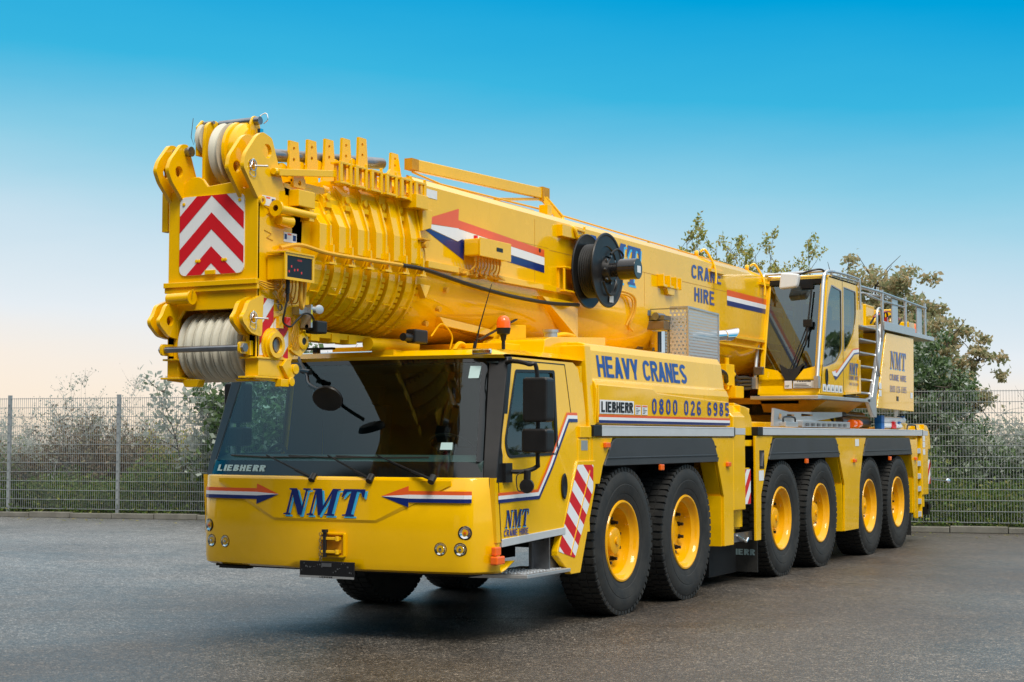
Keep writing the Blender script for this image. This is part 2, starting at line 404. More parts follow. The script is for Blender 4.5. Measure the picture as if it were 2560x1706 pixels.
# arch bolts, marker lights
b = B()
for (y, z) in ((-.37,1.62),(-.45,1.49),(-.56,1.31),(2.45,1.60),(2.52,1.47),(4.35,1.62),(4.28,1.49),(7.17,1.60),(7.25,1.48),(8.55,1.6),(8.48,1.48),(11.25,1.57),(11.31,1.44)):
    b.cyl((1.5,y,z), (1.512,y,z), .013, 8)
ob('panel_bolts', b, BLK, C)
for (y, z) in ((-.47,1.66-.03),(2.83,1.40),(7.98,1.375),(11.55,1.36)):
    ob('marker_light', B().box(1.5, 1.535, y-.05, y+.05, z-.025, z+.025), AMB, C, bevel=.008)
for (y, z) in ((.86,1.40),(5.72,1.40),(9.9,1.385)):
    b = B().box(1.5, 1.535, y-.045, y+.045, z-.03, z+.03); o = ob('marker_light', b, AMB, C, bevel=.008)
    ob('light_bracket', B().box(1.49, 1.502, y-.03, y+.03, z, z+.06), BLK, o)
# rails
for s in (1, -1):
    for y0, y1, z0, z1 in ((-.58,3.03,1.715,1.815), (4.02,12.02,1.73,1.825)):
        xa, xb = sorted((s*1.40, s*1.515)); xc, xd = sorted((s*1.40, s*1.52))
        b = B().box(xa, xb, y0, y1, z0, z1); b.box(xa, s*1.5185 if s > 0 else xb, y0+.02, y1, z1-.012, z1-.006)
        o = ob('deck_rail', b, ALUP, C, bevel=.006)
        ob('end_cap', B().box(xc, xd, y0-.19, y0-.002, z0-.003, z1+.003).box(xc, xd, y1+.002, y1+.025, z0-.003, z1+.003), BLK, o, bevel=.006)
xs = B().box(1.40, 1.5, -1.02, -.775, 1.70, 1.805); ob('rail_filler', xs, YEL, C, bevel=.006)

# ---- engine cover with HEAVY CRANES
pr = [(1.30,1.82),(1.485,1.82),(1.50,2.12),(1.50,2.16),(1.475,2.225),(1.445,2.25),(1.41,2.52),(1.37,2.585),(1.30,2.60),(.35,2.62),(.35,1.82)]
b = B().prism(pr, 'Y', -.66, 2.90)
eng = ob('engine_cover', b, YEL, C, bevel=.012, seg=3)
# stepped lower relief
b = B().prism([(-.645,1.835),(2.885,1.835),(2.87,2.10),(.78,2.15),(.66,2.19),(-.645,2.20)], 'X', 1.49, 1.512)
ob('engine_cover_skirt', b, YEL, C, bevel=.012, seg=3)
# front bulkhead panel between cab and cover
b = B().prism([(.3,1.27),(1.49,1.27),(1.49,1.8),(1.44,2.56),(.3,2.56)], 'Y', -.80, -.665)
b.box(1.0, 1.49, -1.04, -.81, 1.27, 1.695)
ob('bulkhead', b, YEL, C, bevel=.01)
b = B().prism(rp([(-1.18,2.44),(-1.14,2.60),(-1.0,2.63),(.2,2.69),(.2,2.56),(-.66,2.5),(-.7,2.44)], .02), 'X', .55, 1.2)
tk = ob('oil_tank', b, YEL, C, bevel=.012)
ob('tank_cap', B().cyl((1.0,-.62,2.63),(1.0,-.62,2.70),.065,16).cyl((1.0,-.62,2.70),(1.0,-.62,2.725),.075,16), ALU, tk, smooth=True)
ob('tank_pipe', B().tube(smoothpath([(1.0,-.55,2.67),(1.0,-.3,2.70),(.9,.1,2.70),(.7,.4,2.68)]), .022), YELM, tk, smooth=True)
b = B(); block(b, 'HEAVY CRANES', lambda u, v: (1.4418-.0266*v+.003, -.50+2.28*u, 2.275+.205*v), .18, .05); ob('lettering', b, NAVT, C)
b = B(); block(b, '0800 026 6985', side(1.516, .63, 2.86, 1.935, 2.095, 1.94, 2.09), .19, .34); ob('lettering', b, NAVT, C)
o = ob('badge', B().poly([(1.5165,-.63,1.925),(1.5165,.17,1.925),(1.5165,.17,2.055),(1.5165,-.63,2.055)]), WHT, C)
b = B(); block(b, 'LIEBHERR', side(1.5195, -.60, .14, 1.940, 2.040), .22, .07); ob('lettering', b, BLKF, o)
for k, y in enumerate((.20, .37)):
    o = ob('warning_sticker', B().poly([(1.5165,y,1.925),(1.5165,y+.14,1.925),(1.5165,y+.14,2.02),(1.5165,y,2.02)]), STK, C)
    b = B()
    for j in range(4): b.poly([(1.5185,y+.02,1.937+j*.015),(1.5185,y+.02+.1*(.5+.5*((j*7+k*3) % 3)/2),1.937+j*.015),(1.5185,y+.02+.1*(.5+.5*((j*7+k*3) % 3)/2),1.942+j*.015),(1.5185,y+.02,1.942+j*.015)])
    ob('sticker_print', b, BLKF, o)
    ob('sticker_header', B().poly([(1.5185,y+.01,2.003),(1.5185,y+.13,2.003),(1.5185,y+.13,2.015),(1.5185,y+.01,2.015)]), REDO, o)
def band(pts, w, m, x, name='stripe'):
    """horizontal coloured stripes on the cover"""
    b = B()
    b.poly([(x, pts[0], pts[2]), (x, pts[1], pts[2]), (x, pts[1], pts[3]), (x, pts[0], pts[3])]); return ob(name, b, m, C)
band((-.645,2.885,1.893,1.917), 0, REDO, 1.5155); band((-.645,2.885,1.865,1.893), 0, WHT, 1.5155); band((-.645,2.885,1.838,1.865), 0, NAVY, 1.5155)

# ================= driver cab
def fy(x):   # plan curve of the front
    a = abs(x)
    y = -2.93+.115*(a/1.3)**2
    if a > 1.28: y += .21*((a-1.28)/.22)**2.2
    return y
def frontsheet(b, prof, xs, outer=0.0, close=True):
    """sweep a vertical profile [(z, dy, kx)] along the curved front"""
    n = len(prof)
    for x in xs: b.v += [(x*kx, fy(x)+dy+outer, z) for z, dy, kx in prof]
    m = len(xs); base = len(b.v)-m*n
    for i in range(m-1):
        for k in range(n-1):
            b.f.append((base+i*n+k, base+(i+1)*n+k, base+(i+1)*n+k+1, base+i*n+k+1))
XS = [-1.5+.0001, -1.48, -1.45, -1.41, -1.36, -1.3]+[-1.2+.1*i for i in range(25)]+[1.3, 1.36, 1.41, 1.45, 1.48, 1.4999]
b = B()
frontsheet(b, [(.66,.34,.97),(.60,.14,.985),(.585,.05,.99),(.605,.012,1),(.66,0,1),(.99,0,1),(1.36,.015,1),(1.372,.03,1),(1.372,.16,1)], XS)
nose = ob('front_panel', b, YEL, C, smooth=True, ang=50)
md = nose.modifiers.new('solid', 'SOLIDIFY'); md.thickness = .012; md.offset = -1 if True else 1
# raised upper band of the nose: shallow trapezoid plate with a pressed edge
def nosepoly(b, pts, dy=.0): return b.poly([(x, fy(x)-dy+.015*max(0, (z-.99))/.37, z) for x, z in pts])
def strip2d(bb, lo, hi, x0, x1, dy, n=14):
    """quad strip following the front curve between z curves lo(x) and hi(x)"""
    vs = []; 
    for i in range(n+1):
        x = x0+(x1-x0)*i/n; 
        for z in (lo(x), hi(x)): vs.append((x, fy(x)-dy+.015*max(0, z-.99)/.37, z))
    bb.add(vs, [(2*i, 2*i+2, 2*i+3, 2*i+1) for i in range(n)])
lo = lambda x: 1.015 if abs(x) < .52 else 1.015+(abs(x)-.52)*.49
b = B(); strip2d(b, lo, lambda x: 1.345, -1.19, 1.19, .012, 60)
lo2 = lambda x: lo(x)-.012
b2 = B(); vs = []
for i in range(61):
    x = -1.19+2.38*i/60
    vs.append((x, fy(x)-.012+.015*max(0, lo(x)-.99)/.37, lo(x))); vs.append((x, fy(x)+.002, lo(x)-.03))
b.add(vs, [(2*i, 2*i+2, 2*i+3, 2*i+1) for i in range(60)])
ob('nose_plate', b, YEL, C, smooth=True, ang=20)
# lateral arrows and NMT
def arrow(tip, head, end, s):
    """flag coloured arrow on the nose; s = +1 tip towards +X"""
    zc = 1.215; h = .047; n = 10; lay = ((REDO, h/3*1.0, h, .10), (WHT, -h/3, h/3, 0), (NAVY, -h, -h/3, -.10))
    x0, x1 = sorted((end, head))
    for m, a, c, _ in lay:
        b = B(); strip2d(b, lambda x: zc+a, lambda x: zc+c, x0, x1, .016, n)
        if m is REDO: P = [(head, zc+h/3), (head, zc+.085), (tip, zc), (head, zc+h/3)]
        L = tip-head
        if m is REDO: T = [(head, zc+h/3), (head, zc+.088), (tip, zc+.0)]
        elif m is NAVY: T = [(head, zc-h/3), (head, zc-.088), (tip, zc)]
        else: T = [(head, zc+h/3), (head, zc-h/3), (tip, zc)]
        nosepoly(b, T, .017)
        ob('stripe', b, m, C)
arrow(-.47, -.72, -1.38, 1); arrow(.57, .82, 1.36, -1)
bm_, bs_ = B(), B()
nmt(bm_, bs_, lambda u, v: (-.41+.85*u, fy(-.41+.85*u)-.021, 1.045+.225*v), lambda u, v: (-.41+.85*u, fy(-.41+.85*u)-.0165, 1.045+.225*v), .3, .09, -.07)
o = ob('lettering', bs_, CYAN, C); ob('lettering', bm_, NAVY, C)
# headlights
for s in (1, -1):
    for i, (x, z) in enumerate(((1.31, .925), (1.27, .79), (1.10, .79))):
        x *= s; y = fy(x)
        t = Vector((1, (fy(x+.01)-fy(x-.01))/.02, 0)).normalized(); nn = Vector((t.y, -t.x, 0)) if True else None
        c = Vector((x, y, z))
        ring = B().lathe(c-nn*.012, nn, [(-.0,.054),(.010,.058),(.014,.051),(.008,.046)], 28); h = ob('headlight', ring, BLK, C, smooth=True)
        ob('reflector', B().lathe(c-nn*.0, nn, [(-.012,.0),(-.008,.016),(.0,.034),(.006,.046)], 24), CHROME, h, smooth=True)
        ob('bulb', B().lathe(c+nn*.002, nn, [(0,.013),(.007,.012),(.010,0)], 14), AMB if i == 0 else CHROME, h, smooth=True)
        ob('lens', B().lathe(c+nn*.0, nn, [(.008,.046),(.013,.037),(.015,.017),(.016,0)], 24), GLASSD, h, smooth=True)
# tow coupling pocket
y0 = -2.955
b = B(); b.prism(rp([(-.02,.70),(.23,.70),(.23,.90),(-.02,.90)], .012), 'Y', y0, y0+.03, [rp([(-.005,.713),(.217,.713),(.217,.888),(-.005,.888)], .01)])
o = ob('tow_pocket', b, YELM, C, bevel=.002)
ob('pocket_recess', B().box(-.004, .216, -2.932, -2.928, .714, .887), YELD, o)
b = B()
for z in (.745, .855): b.box(.02, .19, -2.99, -2.935, z-.012, z+.012); b.cyl((.18,-2.985,z-.02),(.18,-2.985,z+.02),.018,12)
ob('tow_jaw', b, YEL, o, bevel=.003)
b = B().cyl((.055,-2.985,.70),(.055,-2.985,.905),.017,12).cyl((.055,-2.985,.905),(.055,-2.985,.93),.028,12)
ob('tow_pin', b, BLK, o, smooth=True)
b = B()
for k in range(9): b.lathe((.01+.006*(k % 2), -2.985, .89-.028*k), (1,0,0) if k % 2 else (0,1,0), [(-.002,.012),(.002,.012),(.002,.016),(-.002,.016)], 8, True)
ob('chain', b, STEEL, o)
# number plate carrier (blank, black)
b = B().box(-.19, .36, -3.0, -2.985, .525, .665); pl = ob('number_plate_carrier', b, BLKF, C, bevel=.004)
ob('plate_edge', B().box(-.19, .36, -3.006, -3.001, .525, .543), ALU, pl)
b = B(); block(b, 'LIEBHERR', front(-3.0075, .02, .15, .5275, .5405), .2, .1); ob('lettering', b, BLKF, pl)
b = B(); random.seed(3)
for k in range(26):
    x = -.17+.02*k; z = .56+random.random()*.09
    if abs(x-.085) > .05: b.box(x, x+random.choice((.006,.014)), -3.002, -3.0, z, z+random.choice((.004,.012)))
b.box(.035, .135, -3.004, -3.0, .62, .65)
ob('plate_ribs', b, STEEL, pl)
# lower air dam
b = B().box(-1.3, 1.3, -2.72, -2.5, .56, .62).box(-1.2,-.9,-2.80,-2.70,.55,.575)
ob('air_dam', b, DARK, C)

# --- greenhouse: windscreen, pillars, roof
def ws(u, z):   # front glass surface; u in -1..1, z 1.37..2.38
    t = (z-1.37)/1.0; hw = 1.42-.13*t-.0; x = hw*u
    y = -2.83+.10*(abs(u))**2+.12*max(0, (abs(u)-.93)/.07)**2+.34*t
    return (x, y, z)
def wsurf(b, u0, u1, z0, z1, off=0, nu=24, nz=6, fz0=None, fz1=None):
    vs = []
    for i in range(nu+1):
        u = u0+(u1-u0)*i/nu
        a = fz0(u) if fz0 else z0; c = fz1(u) if fz1 else z1
        for k in range(nz+1):
            p = ws(u, a+(c-a)*k/nz); vs.append((p[0], p[1]-off, p[2]+off*.3))
    b.add(vs, [(i*(nz+1)+k, (i+1)*(nz+1)+k, (i+1)*(nz+1)+k+1, i*(nz+1)+k+1) for i in range(nu) for k in range(nz)])
    return b
ob('windscreen', wsurf(B(), -.945, .955, 1.50, 2.335, .0), GLASS, C, smooth=True, ang=60)
b = B()   # black ceramic border
wsurf(b, -.97, .985, 1.372, 1.50, .002); wsurf(b, -.97, .985, 2.335, 2.375, .002)
wsurf(b, -.985, -.945, 1.50, 2.335, .002, 3); wsurf(b, .955, .99, 1.50, 2.335, .002, 3)
ob('windscreen_border', b, mat('black_ceramic_glass', (.004,.005,.005), .05, coat=.6), C, smooth=True, ang=60)
b = B(); block(b, 'LIEBHERR', lambda u, v: (lambda p: (p[0], p[1]-.006, p[2]))(ws(-.905+.40*u, 1.405+.055*v)), .24, .10)
ob('lettering', b, LIEW, C)
ob('inspection_sticker', B().add([(lambda p: (p[0], p[1]-.005, p[2]))(ws(u, z)) for u, z in ((.875,2.20),(.945,2.20),(.955,2.305),(.885,2.305))], [(0,1,2,3)]), LIEW, C)
ob('inspection_sticker', B().add([(lambda p: (p[0], p[1]-.005, p[2]))(ws(u, z)) for u, z in ((.725,1.60),(.805,1.60),(.805,1.66),(.73,1.66))], [(0,1,2,3)]), LIEW, C)
# A pillar deflectors (black) both sides
for s in (1, -1):
    b = B()
    vs = []
    for k in range(9):
        z = 1.33+(2.385-1.33)*k/8; p = ws(.985*s, max(z, 1.37)); t = (z-1.33)/1.055
        w = .11-.035*t+(.03 if k < 3 else 0)
        x1 = s*(1.505-.075*t); 
        vs += [(p[0], p[1]-.02, z), (x1, p[1]+.03, z), (x1+s*.0, p[1]+.03+w, z), (x1-s*.05, p[1]+.03+w, z)]
    b.add(vs, [(4*i+a, 4*i+(a+1) % 4, 4*i+4+(a+1) % 4, 4*i+4+a) for i in range(8) for a in range(4)])
    b.f += [(0,1,2,3), (32,33,34,35)]
    ob('a_pillar_fairing', b, BLK, C, bevel=.008, smooth=True, ang=50)
# roof with visor
def roofrow(z, dy, kx): return (z, dy, kx)
b = B()
xs = [-1.44+.12*i for i in range(25)]
pro = [(2.375,.44,.0),(2.372,.34,.0),(2.40,.31,.0),(2.445,.35,.0),(2.462,.48,.0),(2.475,1.0,.0),(2.475,1.9,.0),(2.43,1.96,0),(2.34,1.96,0)]
n = len(pro)
for x in xs:
    q = 1-max(0, (abs(x)-1.25)/.19)**2; 
    for z, dy, _ in pro:
        zz = z if z < 2.41 else 2.40+(z-2.40)*max(q, .15)
        b.v.append((x*.985, -2.83+.10*(x/1.42)**2+dy+(.06*(1-q) if dy < .5 else 0), zz))
b.f = [(i*n+k, (i+1)*n+k, (i+1)*n+k+1, i*n+k+1) for i in range(24) for k in range(n-1)]
ob('roof', b, YEL, C, smooth=True, ang=40)
ob('roof_lining', B().box(-1.36, 1.36, -2.35, -.92, 2.33, 2.345), INT, C)
ob('roof_badge', B().box(1.18, 1.36, -2.475, -2.44, 2.40, 2.445), CHROME, C, bevel=.01)

# side walls of the cab: lower X=1.5, upper leaning to 1.43
def lean(z): return 1.5-.075*max(0, z-1.45)/.95
def sidewall(s):
    b = B()
    outer = [(-2.62,.84),(-2.66,1.37),(-2.56,1.37),(-2.48,1.75),(-2.23,2.385),(-1.02,2.385),(-.86,2.3),(-.83,1.9),(-.82,.84)]
    win = rp([(-2.42,1.53),(-1.46,1.55),(-1.42,2.30),(-2.17,2.28),(-2.46,1.66)], [.09,.05,.03,.03,.1])
    tri = tessellate_polygon([[Vector((p[0],p[1],0)) for p in outer], [Vector((p[0],p[1],0)) for p in win]])
    flat = outer+win; n = len(flat)
    vs = [(s*lean(z), y, z) for y, z in flat]+[(s*(lean(z)-.045), y, z) for y, z in flat]
    fs = [tuple(t) for t in tri]+[tuple(i+n for i in reversed(t)) for t in tri]; k = 0
    for l in (outer, win):
        m = len(l)
        for i in range(m): fs.append((k+i, k+(i+1) % m, k+(i+1) % m+n, k+i+n))
        k += m
    b.add(vs, fs); return b, win
for s in (1, -1):
    bw, win = sidewall(s)
    w = ob('cab_side', bw, YEL, C)
    bl = B(); bl.f = list(bw.f); bl.v = [((abs(x)-.048)*s if abs(x) > lean(z)-.02 else (abs(x)-.006)*s, y+(.012 if y < -1.7 else -.012)*(0 if i_ % 1 else 0), z) for i_, (x, y, z) in enumerate(bw.v)]
    ob('inner_lining', bl, INT, C)
    gl = B().add([(s*(lean(z)-.012), y, z) for y, z in win], [tuple(range(len(win)))])
    ob('side_window', gl, GLASS, C)
    cx = sum(p[0] for p in win)/len(win); cz = sum(p[1] for p in win)/len(win)
    inner = [(cx+(y-cx)*.93, cz+(z-cz)*.94) for y, z in win]
    b = B(); n = len(win)
    b.v = [(s*(lean(z)+.006), y, z) for y, z in win]+[(s*(lean(z)+.006), y, z) for y, z in inner]+[(s*(lean(z)-.01), y, z) for y, z in inner]+[(s*(lean(z)-.01), cx+(y-cx)*1.01, cz+(z-cz)*1.01) for y, z in win]
    for i in range(n):
        j = (i+1) % n; b.f += [(i, j, j+n, i+n), (i+n, j+n, j+2*n, i+2*n), (i, j, j+3*n, i+3*n)]
    ob('window_seal', b, BLK, C)
# rear wall, floor, lower skirts
b = B().box(-1.44, 1.44, -.90, -.86, .84, 2.36)
ob('cab_rear_wall', b, YELM, C)
ob('cab_interior_wall', B().box(-1.40, 1.40, -.925, -.905, .9, 2.33), INT, C)
ob('cab_floor', B().box(-1.42, 1.42, -2.45, -.9, .80, .86), DARK, C)
# door seams, sill, handle, door stripe
def seamline(pts, w=.009, x=None):
    b = B()
    for (p, q) in zip(pts, pts[1:]):
        a = Vector((lean(p[1])+.001, *p)); c = Vector((lean(q[1])+.001, *q)); b.bar(a, c, .006, w, up=(1,0,0)) if False else b.bar(a, c, w, .004, up=(1,0,0))
    return b
ob('door_seam', seamline([(-2.545,.85),(-2.60,1.40),(-2.50,1.72),(-2.24,2.36),(-1.20,2.36),(-1.14,1.9),(-1.12,.85)]), BLK, C)
ob('door_sill', B().prism([(-2.54,.80),(-1.35,.845),(-1.35,.905),(-2.54,.865)], 'X', 1.47, 1.51), ALUP, C, bevel=.003)
dh = ob('door_handle', B().lathe((1.500,-1.37,1.27), (1,0,0), [(0,.05),(.012,.055),(.018,.047),(.012,.04),(.004,.0)], 24), BLK, C, smooth=True)
dh.scale = (1,1,1)
for v in dh.data.vertices: v.co.z = 1.27+(v.co.z-1.27)*2.1
# flag stripe on door
def sstripe(m, o0, o1):
    b = B(); pts = [(-2.60,1.205),(-1.87,1.215),(-1.215,1.885),(-1.02,1.885)]
    def offs(d):
        out = []
        for i, p in enumerate(pts):
            t = Vector((0,0))
            for q, r_ in ((i-1, i), (i, i+1)):
                if q >= 0 and r_ < len(pts): t += (Vector(pts[r_])-Vector(pts[q])).normalized()
            nrm = Vector((-t.y, t.x)).normalized(); 
            k = 1.0
            if 0 < i < len(pts)-1:
                s1 = (Vector(pts[i])-Vector(pts[i-1])).normalized(); k = 1/max(.3, abs(nrm.dot(Vector((-s1.y, s1.x)))))
            out.append(Vector(p)+nrm*d*k)
        return out
    A, Cc = offs(o0), offs(o1)
    for i in range(len(pts)-1):
        for q in range(8):
            a0, a1 = A[i].lerp(A[i+1], q/8), A[i].lerp(A[i+1], (q+1)/8); c0, c1 = Cc[i].lerp(Cc[i+1], q/8), Cc[i].lerp(Cc[i+1], (q+1)/8)
            b.poly([(lean(p.y)+.006, p.x, p.y) for p in (a0, a1, c1, c0)])
    ob('stripe', b, m, C)
sstripe(REDO, .017, .042); sstripe(WHT, -.014, .017); sstripe(NAVY, -.042, -.014)
bm_, bs_ = B(), B()
nmt(bm_, bs_, side(1.5075,-2.49,-2.05,.955,1.10), side(1.505,-2.49,-2.05,.955,1.10), .25, .06, -.06); ob('lettering', bs_, CYAN, C); ob('lettering', bm_, NAVY, C)
b = B(); block(b, 'CRANE HIRE', side(1.5045,-2.50,-2.06,.883,.938), .17, .14); ob('lettering', b, NAVT, C)
ob('type_plate', B().box(1.48,1.492,-.985,-.845,1.585,1.675), ALU, C)
# corner indicators
ob('indicator', B().box(1.49,1.535,-2.70,-2.60,.74,.81), AMB, C, bevel=.01); ob('indicator', B().box(1.49,1.56,-2.72,-2.58,.665,.735), AMB, C, bevel=.012)
# step, bracket, red and white guard
ob('entry_step', B().prism([(1.05,-2.30),(1.55,-2.17),(1.55,-1.33),(1.05,-1.33)], 'Z', .515, .545), ALU, C, bevel=.004)
b = B()
for i in range(9):
    for j in range(12): b.box(1.10+.045*i, 1.125+.045*i, -2.1+.062*j+.02*(i % 2), -2.075+.062*j+.02*(i % 2), .545, .551)
ob('step_tread', b, ALUP, C)
ob('step_bracket', B().box(1.30,1.33,-1.66,-1.45,.54,.86).box(1.33,1.47,-1.60,-1.58,.54,.86).prism([(-1.58,.545),(-1.2,.545),(-1.58,.8)],'X',1.40,1.42), STEEL, C)
g = [(-1.08,1.49),(-.70,1.49),(-.70,1.25),(-1.03,.48),(-1.22,.48),(-1.50,.66),(-1.50,.70)]
b = B().prism(g, 'X', 1.44, 1.503); ob('wheel_guard', b, YEL, C, bevel=.006)
b = B().box(1.1,1.44,-1.22,-1.19,.5,1.3); ob('guard_return', b, YELM, C)
reg = [(-1.485,.70),(-1.15,.62),(-.76,1.22),(-.75,1.45),(-1.09,1.455)]
split = lambda y, z: None
for m, par in ((RED, 0), (WHT, 1)):
    b = B()
    for k in range(-14, 20):
        if k % 2 != par: continue
        z0 = .2+k*.135; sl = .75
        P = [(-2, z0+sl*2*.0+(-2+1.1)*-sl), (0, z0+(0+1.1)*-sl), (0, z0+.135+(1.1)*-sl), (-2, z0+.135+(-2+1.1)*-sl)]
        q = clip([(-2, z0+.9*sl), (0, z0-1.1*sl), (0, z0+.135-1.1*sl), (-2, z0+.135+.9*sl)], rp(reg, .02))
        if len(q) > 2: b.poly([(1.5062, y, z) for y, z in q])
    ob('reflective_stripes', b, m, C)
ob('guard_seam', B().bar((1.508,-1.24,.65),(1.508,-.83,1.40),.012,.004,up=(1,0,0)), YEL, C)
# mirrors
mb = B().tube(smoothpath([(1.43,-2.32,2.33),(1.52,-2.36,2.34),(1.68,-2.40,2.31),(1.74,-2.36,2.24),(1.74,-2.35,1.55),(1.72,-2.33,1.46),(1.62,-2.38,1.42),(1.49,-2.42,1.42)]), .019)
mb.box(1.49,1.53,-2.52,-2.40,1.33,1.49); ob('mirror_arm', mb, BLK, C, smooth=True)
def mirror(y0, y1, z0, z1, x0, x1):
    b = B().prism(rp([(x0,z0),(x1,z0),(x1,z1),(x0,z1)], .035), 'Y', y0, y1)
    o = ob('mirror', b, BLK, C, bevel=.02, seg=3)
    ob('mirror_glass', B().box(x0+.02, x1-.02, y1+.0005, y1+.004, z0+.02, z1-.02), CHROME, o)
mirror(-2.42, -2.27, 1.83, 2.20, 1.63, 1.86); mirror(-2.42, -2.27, 1.575, 1.775, 1.62, 1.86)
# left-hand mirror, only its edge shows behind the pillar
mirror(-2.08, -1.94, 1.84, 2.22, -1.74, -1.50); mirror(-2.08, -1.94, 1.62, 1.80, -1.74, -1.50)
ob('mirror_arm', B().tube(smoothpath([(-1.42,-2.05,2.30),(-1.55,-2.02,2.33),(-1.62,-2.0,2.2),(-1.62,-2.0,1.5),(-1.47,-2.1,1.42)]), .019), BLK, C, smooth=True)
b = B().lathe((1.655,-2.38,1.30),(.3,-1,0),[(-.05,0),(-.05,.05),(.0,.062),(.03,.058),(.035,.0)],20); b.cyl((1.655,-2.38,1.34),(1.66,-2.38,1.43),.03,10)
ob('work_lamp', b, BLK, C, smooth=True)
ob('lamp_cable', B().tube(smoothpath([(1.62,-2.39,1.42),(1.58,-2.42,1.38),(1.60,-2.44,1.27),(1.64,-2.42,1.26)]), .005, 6), HOSE, C)
# front round mirror on visor
ob('mirror_arm', B().tube(smoothpath([(-.62,-2.43,2.44),(-.52,-2.55,2.36),(-.36,-2.68,2.25),(-.22,-2.84,2.16),(.0,-2.97,2.09)]), .016).cyl((-.44,-2.63,2.285),(-.32,-2.68,2.27),.024,10), BLK, C, smooth=True)
fm = B().lathe((.09,-3.0,2.04),(.15,-.75,-.55),[(-.02,.0),(-.03,.06),(-.02,.105),(.015,.125),(.03,.12),(.02,.1),(.022,0)],28); 
for i, p in enumerate(fm.v): fm.v[i] = (.09+(p[0]-.09)*1.12, p[1], p[2])
ob('front_mirror', fm, BLK, C, smooth=True)
# wipers
for xb, xt in ((-.12,-.72), (.46,-.05), (1.06,.45)):
    p0 = Vector((xb, -2.91, 1.355)); p1 = Vector(ws(xt/1.40, 1.55)); p1.y -= .03
    arm = B().bar(p0, p0.lerp(p1, .35)+Vector((0,-.01,.0)), .035, .018).bar(p0.lerp(p1, .33), p1, .014, .012)
    arm.cyl(p0+Vector((0,-.03,-.02)), p0+Vector((0,.02,.03)), .03, 12)
    o = ob('wiper', arm, BLK, C, bevel=.003)
    a = Vector(ws((xt-.42)/1.40, 1.545)); c = Vector(ws((xt+.48)/1.40, 1.535)); a.y -= .02; c.y -= .02
    ob('wiper_blade', B().tube([a, (a+c)/2+Vector((0,-.012,-.01)), c], .008, 6), BLK, o)
# interior
b = B().prism(rp([(-2.66,1.30),(-2.2,1.30),(-2.2,1.44),(-2.45,1.56),(-2.66,1.50)], .04), 'X', -1.38, 1.38); b.box(-1.35,1.35,-2.66,-2.25,.86,1.30)
ob('dashboard', b, mat('dash_teal', (.05,.085,.085), .6), C)
b = B().lathe((.82,-2.16,1.62),(0,.55,.83),[(-.013,.20),(0,.213),(.013,.20),(0,.187)],32,True).cyl((.82,-2.16,1.62),(.82,-2.30,1.42),.03,10); b.bar((.64,-2.16,1.62),(1.0,-2.16,1.62),.03,.015)
ob('steering_wheel', b, BLK, C, smooth=True)
for x in (.82, -.75):
    b = B().box(x-.25,x+.25,-1.75,-1.25,1.25,1.40).prism(rp([(-1.28,1.38),(-1.12,1.38),(-1.02,2.0),(-1.12,2.02)],.03),'X',x-.24,x+.24).prism(rp([(-1.12,2.02),(-1.02,2.02),(-.98,2.2),(-1.07,2.2)],.02),'X',x-.13,x+.13).box(x-.2,x+.2,-1.7,-1.3,.86,1.25)
    ob('seat', b, SEAT, C, bevel=.03, seg=3)
ob('grab_handle', B().tube(smoothpath([(-1.05,-2.35,1.50),(-.98,-2.33,1.61),(-.88,-2.33,1.63),(-.80,-2.35,1.56)]), .014), BLK, C, smooth=True)

# roof fittings: beacon, antenna, rails
b = B().cyl((1.08,-1.72,2.47),(1.08,-1.72,2.57),.016,12).lathe((1.08,-1.72,2.56),(0,0,1),[(0,.02),(.05,.03),(.06,.056),(.11,.066),(.115,.0)],24)
bc = ob('beacon', b, BLK, C, smooth=True)
ob('beacon_lens', B().lathe((1.08,-1.72,2.672),(0,0,1),[(0,.063),(.055,.062),(.09,.05),(.108,.026),(.112,0)],24), AMB, bc, smooth=True)
b = B().tube([(.80,-1.75,2.47),(.84,-1.72,2.70),(.93,-1.66,3.08)], [.012,.006,.003], 6).cyl((.80,-1.75,2.46),(.805,-1.748,2.56),.02,10,.01)
ob('antenna', b, BLK, C)
b = B().bar((-.9,-2.30,2.50),(-.35,-2.28,2.50),.05,.02).box(-.55,-.5,-2.32,-2.27,2.45,2.5); ob('roof_bracket', b, BLK, C)

